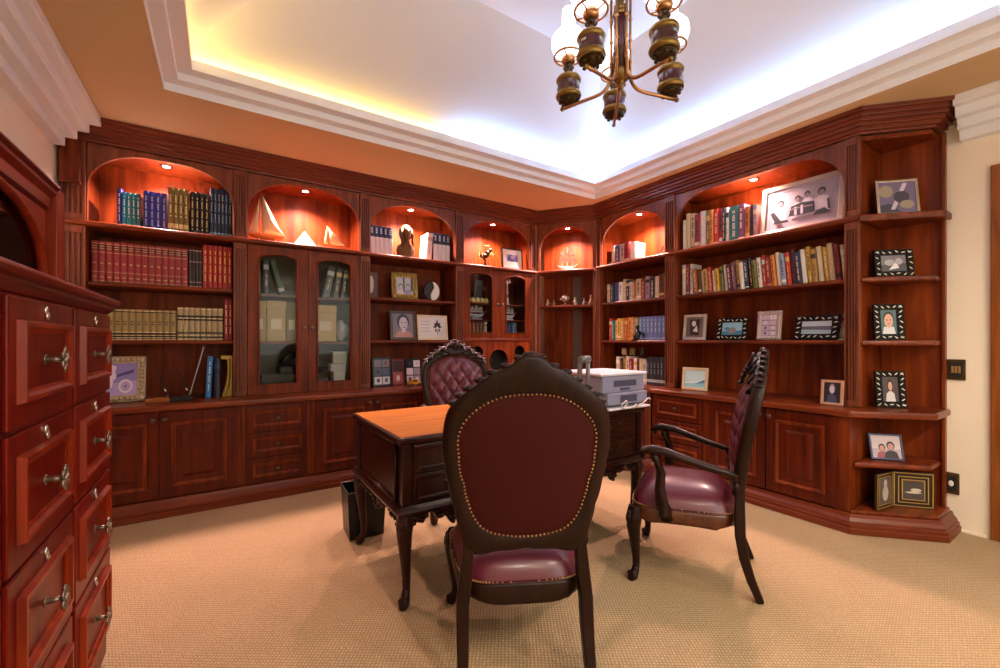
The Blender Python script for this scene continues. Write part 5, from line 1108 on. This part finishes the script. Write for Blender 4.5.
    # legs
    for sg in (-1, 1):
        cab_leg(t, sg*.262, .242, sg, .7, .345+su, WCH, .98)
        p = [(sg*.212, -.246, .60), (sg*.208, -.240, .50), (sg*.216, -.238, .40), (sg*.228, -.240, .30), (sg*.228, -.256, .20), (sg*.228, -.285, .10), (sg*.228, -.325, .0015)]
        b = MB(); b.tube(p, [.012, .020, .0235, .0235, .0225, .020, .0165], 4, up=(1, 0, 0), square=True, smooth=False); b.build('rear_leg', WCH, t, bevel=.006)
        if arms:
            b = MB(); z0 = .61
            pt = [(sg*.262, yb(z0)+.02, z0-.015), (sg*.268, -.19, z0+.0), (sg*.282, -.10, .632), (sg*.296, 0, .662), (sg*.304, .09, .690), (sg*.306, .155, .697), (sg*.306, .195, .688), (sg*.304, .212, .668), (sg*.302, .200, .652)]
            b.tube(pt, [.018, .021, .024, .026, .028, .030, .028, .022, .013], 12, up=(0, 0, 1), flat=.78)
            for dz in (0, 1): b.ell((sg*.262, yb(.60)+.03-.006*dz, .59-.045*dz), (.018, .018, .026), 8, 6)
            b.build('arm', WCH, t)
            b = MB(); b.tube([(sg*.285, .085, .31+su), (sg*.292, .092, .36+su*.8), (sg*.298, .110, .43), (sg*.296, .120, .50), (sg*.290, .115, .58), (sg*.300, .135, .65), (sg*.304, .15, .675)], [.030, .033, .030, .025, .023, .024, .024], 12)
            for z in (.34+su, .37+su, .40+su*.8): b.ell((sg*.312, .094+.3*(z-.34), z), (.012, .020, .016), 8, 6)
            b.build('arm_post', WCH, t)
    b = MB(); b.ell((0, .278, .30+su), (.045, .012, .022), 10, 6)
    for sg in (-1, 1): b.tube([(sg*.03, .282, .30+su), (sg*.08, .282, .312+su), (sg*.11, .276, .296+su)], [.008, .008, .004], 8)
    b.build('apron_carving', WCH, t)
    return t
make_chair('side_chair', 'armless carved chair seen from behind with smooth maroon leather back, nearest the viewer', False, 1.045, 1.465, math.radians(-28))
make_chair('armchair', 'carved wooden armchair with burgundy seat standing on open carpet at the end of the desk', True, 2.17, 1.40, math.radians(31), 1.0, .035)
make_chair('desk_chair', 'carved chair with tufted burgundy back on the far side of the desk', True, 1.675, 3.15, math.radians(161), 1.04)

# ------------------------------------------------------------------ chandelier
CX, CY = 1.575, 1.36
t = thing('chandelier', 'brass and maroon chandelier with five oil-lamp arms and white glass globes', 'chandelier', None, CX, CY, 0)
MAR = mat('maroon_enamel', '#4a1f2a', .3, .1, .5)
OPAL = mat('opal_glass', '#f6f4ff', .3, emit=2.2)
b = MB(); b.lathe([(.0001, 3.448), (.06, 3.445), (.065, 3.43), (.03, 3.40), (.008, 3.39), (.008, 2.90), (.012, 2.88), (.02, 2.86), (.012, 2.84), (.03, 2.82), (.034, 2.80), (.0001, 2.80)], 20); b.build('hanging_rod', BRASS, t)
MB().lathe([(.031, 2.525), (.031, 2.80)], 20).build('column', MAR, t)
b = MB(); b.lathe([(.0001, 2.43), (.012, 2.435), (.016, 2.45), (.008, 2.462), (.02, 2.47), (.036, 2.48), (.040, 2.495), (.034, 2.51), (.036, 2.525), (.0001, 2.525)], 20); b.lathe([(.034, 2.775), (.038, 2.785), (.034, 2.80), (.031, 2.775)], 20); b.build('column_base', BRASS, t)
b = MB()
for k in range(6):
    a = PI*k/3+.3; b.tube([(.044*math.cos(a), .044*math.sin(a), 2.47), (.044*math.cos(a), .044*math.sin(a), 2.86)], .006, 8)
    for z in (2.56, 2.66, 2.76): b.ell((.044*math.cos(a), .044*math.sin(a), z), .010, 8, 6)
b.build('cage_rods', COPPER, t)
fa = math.atan2(.836, .549)      # one arm points straight away from the viewer's side of the room
RA = .255
for k in range(5):
    a = fa - .15 + 2*PI*k/5; c, s_ = math.cos(a), math.sin(a); q = lambda r, z: (c*r, s_*r, z)
    ar = MB().tube([q(.028, 2.62), q(.034, 2.56), q(.041, 2.52), q(.050, 2.487), q(.063, 2.462), q(.08, 2.446), q(.10, 2.437), q(.13, 2.431), q(.16, 2.428), q(.22, 2.421), q(.285, 2.412)], .0085, 10).build('arm', COPPER, t)
    MB().ell(q(.288, 2.411), .011, 8, 6).build('arm_tip', BRASS, ar)
    ctr = (c*RA, s_*RA, 0)
    f = MB(); f.m = 0
    f.lathe([(.012, 2.424), (.020, 2.428), (.034, 2.436), (.046, 2.446), (.052, 2.452)], 22, ctr); f.m = 1
    f.lathe([(.052, 2.452), (.060, 2.458), (.064, 2.468), (.060, 2.480), (.052, 2.485)], 22, ctr); f.m = 2
    f.lathe([(.052, 2.485), (.054, 2.49), (.054, 2.527), (.052, 2.532)], 22, ctr); f.m = 1
    f.lathe([(.052, 2.532), (.060, 2.538), (.062, 2.548), (.056, 2.558), (.040, 2.566), (.024, 2.572)], 22, ctr); f.m = 0
    f.lathe([(.024, 2.572), (.026, 2.578), (.022, 2.584), (.020, 2.60), (.023, 2.616), (.021, 2.626)], 16, ctr)
    for n in range(8):
        an = 2*PI*n/8; f.ell((ctr[0]+.022*math.cos(an), ctr[1]+.022*math.sin(an), 2.592+.016*(n % 2)), (.006, .006, .008), 6, 5); f.ell((ctr[0]+.04*math.cos(an), ctr[1]+.04*math.sin(an), 2.438), (.010, .010, .008), 6, 5)
    font = f.build('lamp_font', [BRONZE, BRASS, MAR], t)
    MB().box(-.012, .012, -.003, .003, -.006, .006).build('key', SILVER, font, loc=(ctr[0]*1.0-s_*.0+c*.055, ctr[1]+s_*.055, 2.515), rot=(0, 0, a+PI/2))
    b = MB(); b.lathe([(.021, 2.626), (.030, 2.632), (.036, 2.645), (.034, 2.66), (.026, 2.668), (.0001, 2.668)], 18, ctr); b.build('burner', COPPER, t)
    b = MB(); b.tube([(ctr[0]+.070*math.cos(2*PI*n/28), ctr[1]+.070*math.sin(2*PI*n/28), 2.665) for n in range(28)], .0055, 8, closed=True)
    for n in range(4): an = 2*PI*n/4+a; b.tube([(ctr[0]+.03*math.cos(an), ctr[1]+.03*math.sin(an), 2.652), (ctr[0]+.069*math.cos(an), ctr[1]+.069*math.sin(an), 2.664)], .0035, 6)
    b.build('gallery_ring', COPPER, t)
    g = MB(); g.lathe([(.034, 2.6685), (.052, 2.674), (.076, 2.695), (.086, 2.725), (.082, 2.757), (.064, 2.782), (.046, 2.796), (.036, 2.815), (.032, 2.86), (.030, 2.90)], 24, ctr); g.build('glass_globe', OPAL, t)

# ------------------------------------------------------------------ light
def area(name, loc, rot, sx, sy, e, col, spread=PI):
    l = bpy.data.lights.new(name, 'AREA'); l.shape = 'RECTANGLE'; l.size = sx; l.size_y = sy; l.energy = e; l.color = col; l.spread = spread
    o = bpy.data.objects.new(name, l); COL.objects.link(o); o.location = loc; o.rotation_euler = rot; return o
WARM, COOL = (1., .55, .10), (.42, .66, 1.)
zc = ZC+.128
KC, KW = 24., 7.
zl = ZC+.126
area('cove_light_long_side', (TX1-.07, 1.35, zl), (0, PI-.4, 0), .05, 3.5, KC*1.5, COOL)
area('cove_light_far_cool', (2.42, TY1-.07, zl), (PI+.4, 0, 0), 1.65, .05, KC*.75, COOL)
area('cove_light_far_warm', (.65, TY1-.07, zl), (PI+.75, 0, 0), 1.65, .05, KW*.75, WARM)
area('cove_light_side_warm', (TX0+.07, 1.35, zl), (0, PI+.75, 0), .05, 3.5, KW*1.2, WARM)
area('added_window_fill', (1.65, YN-.12, 1.6), (PI/2, 0, 0), 2.0, 1.3, 22., (1., .90, .78))  # added frontal fill, shining in through the unseen window
for k, (x, y) in enumerate(((.1, -1.03), (1.1, -1.03), (2.1, -1.03), (3.1, -1.03))):  # unseen ceiling lights added behind the camera to fill the room
    t = thing('added_fill_light', f'added unseen fill light in the ceiling behind the camera, {nth(k+1)} from the filing-cabinet side', 'downlight', None, x, y, ZC-.001, group='added unseen ceiling fill lights')
    MB().lathe([(.045, 0), (.065, 0), (.066, -.004), (.06, -.008), (.048, -.009), (.045, -.004)], 24).build('trim_ring', WHITE, t)
    MB().lathe([(.0, -.003), (.045, -.003)], 20).build('bulb', mat('added_fill_glow', '#fff0d8', .3, emit=20.), t)
    l = bpy.data.lights.new('added_fill_lamp', 'SPOT'); l.energy = 95.; l.color = (1., .88, .72); l.spot_size = 2.7; l.spot_blend = .7; l.shadow_soft_size = .045
    o = bpy.data.objects.new('added_fill_lamp', l); COL.objects.link(o); o.location = (0, 0, -.012); o.parent = t
w = bpy.data.worlds.new('World'); bpy.context.scene.world = w; w.use_nodes = True
w.node_tree.nodes['Background'].inputs['Color'].default_value = (.75, .85, 1, 1); w.node_tree.nodes['Background'].inputs['Strength'].default_value = .4
cd = bpy.data.cameras.new('camera'); cd.sensor_width = 36; cd.lens = 15.253; cd.shift_y = .0063; cd.clip_start = .02
co = bpy.data.objects.new('camera', cd); COL.objects.link(co); co.location = (0, 0, 1.25); co.rotation_euler = (PI/2, 0, math.radians(-33.28))
sc = bpy.context.scene; sc.camera = co
sc.view_settings.view_transform = 'Standard'; sc.view_settings.look = 'None'; sc.view_settings.gamma = 1; sc.view_settings.use_curve_mapping = False
sc.view_settings.exposure = .6
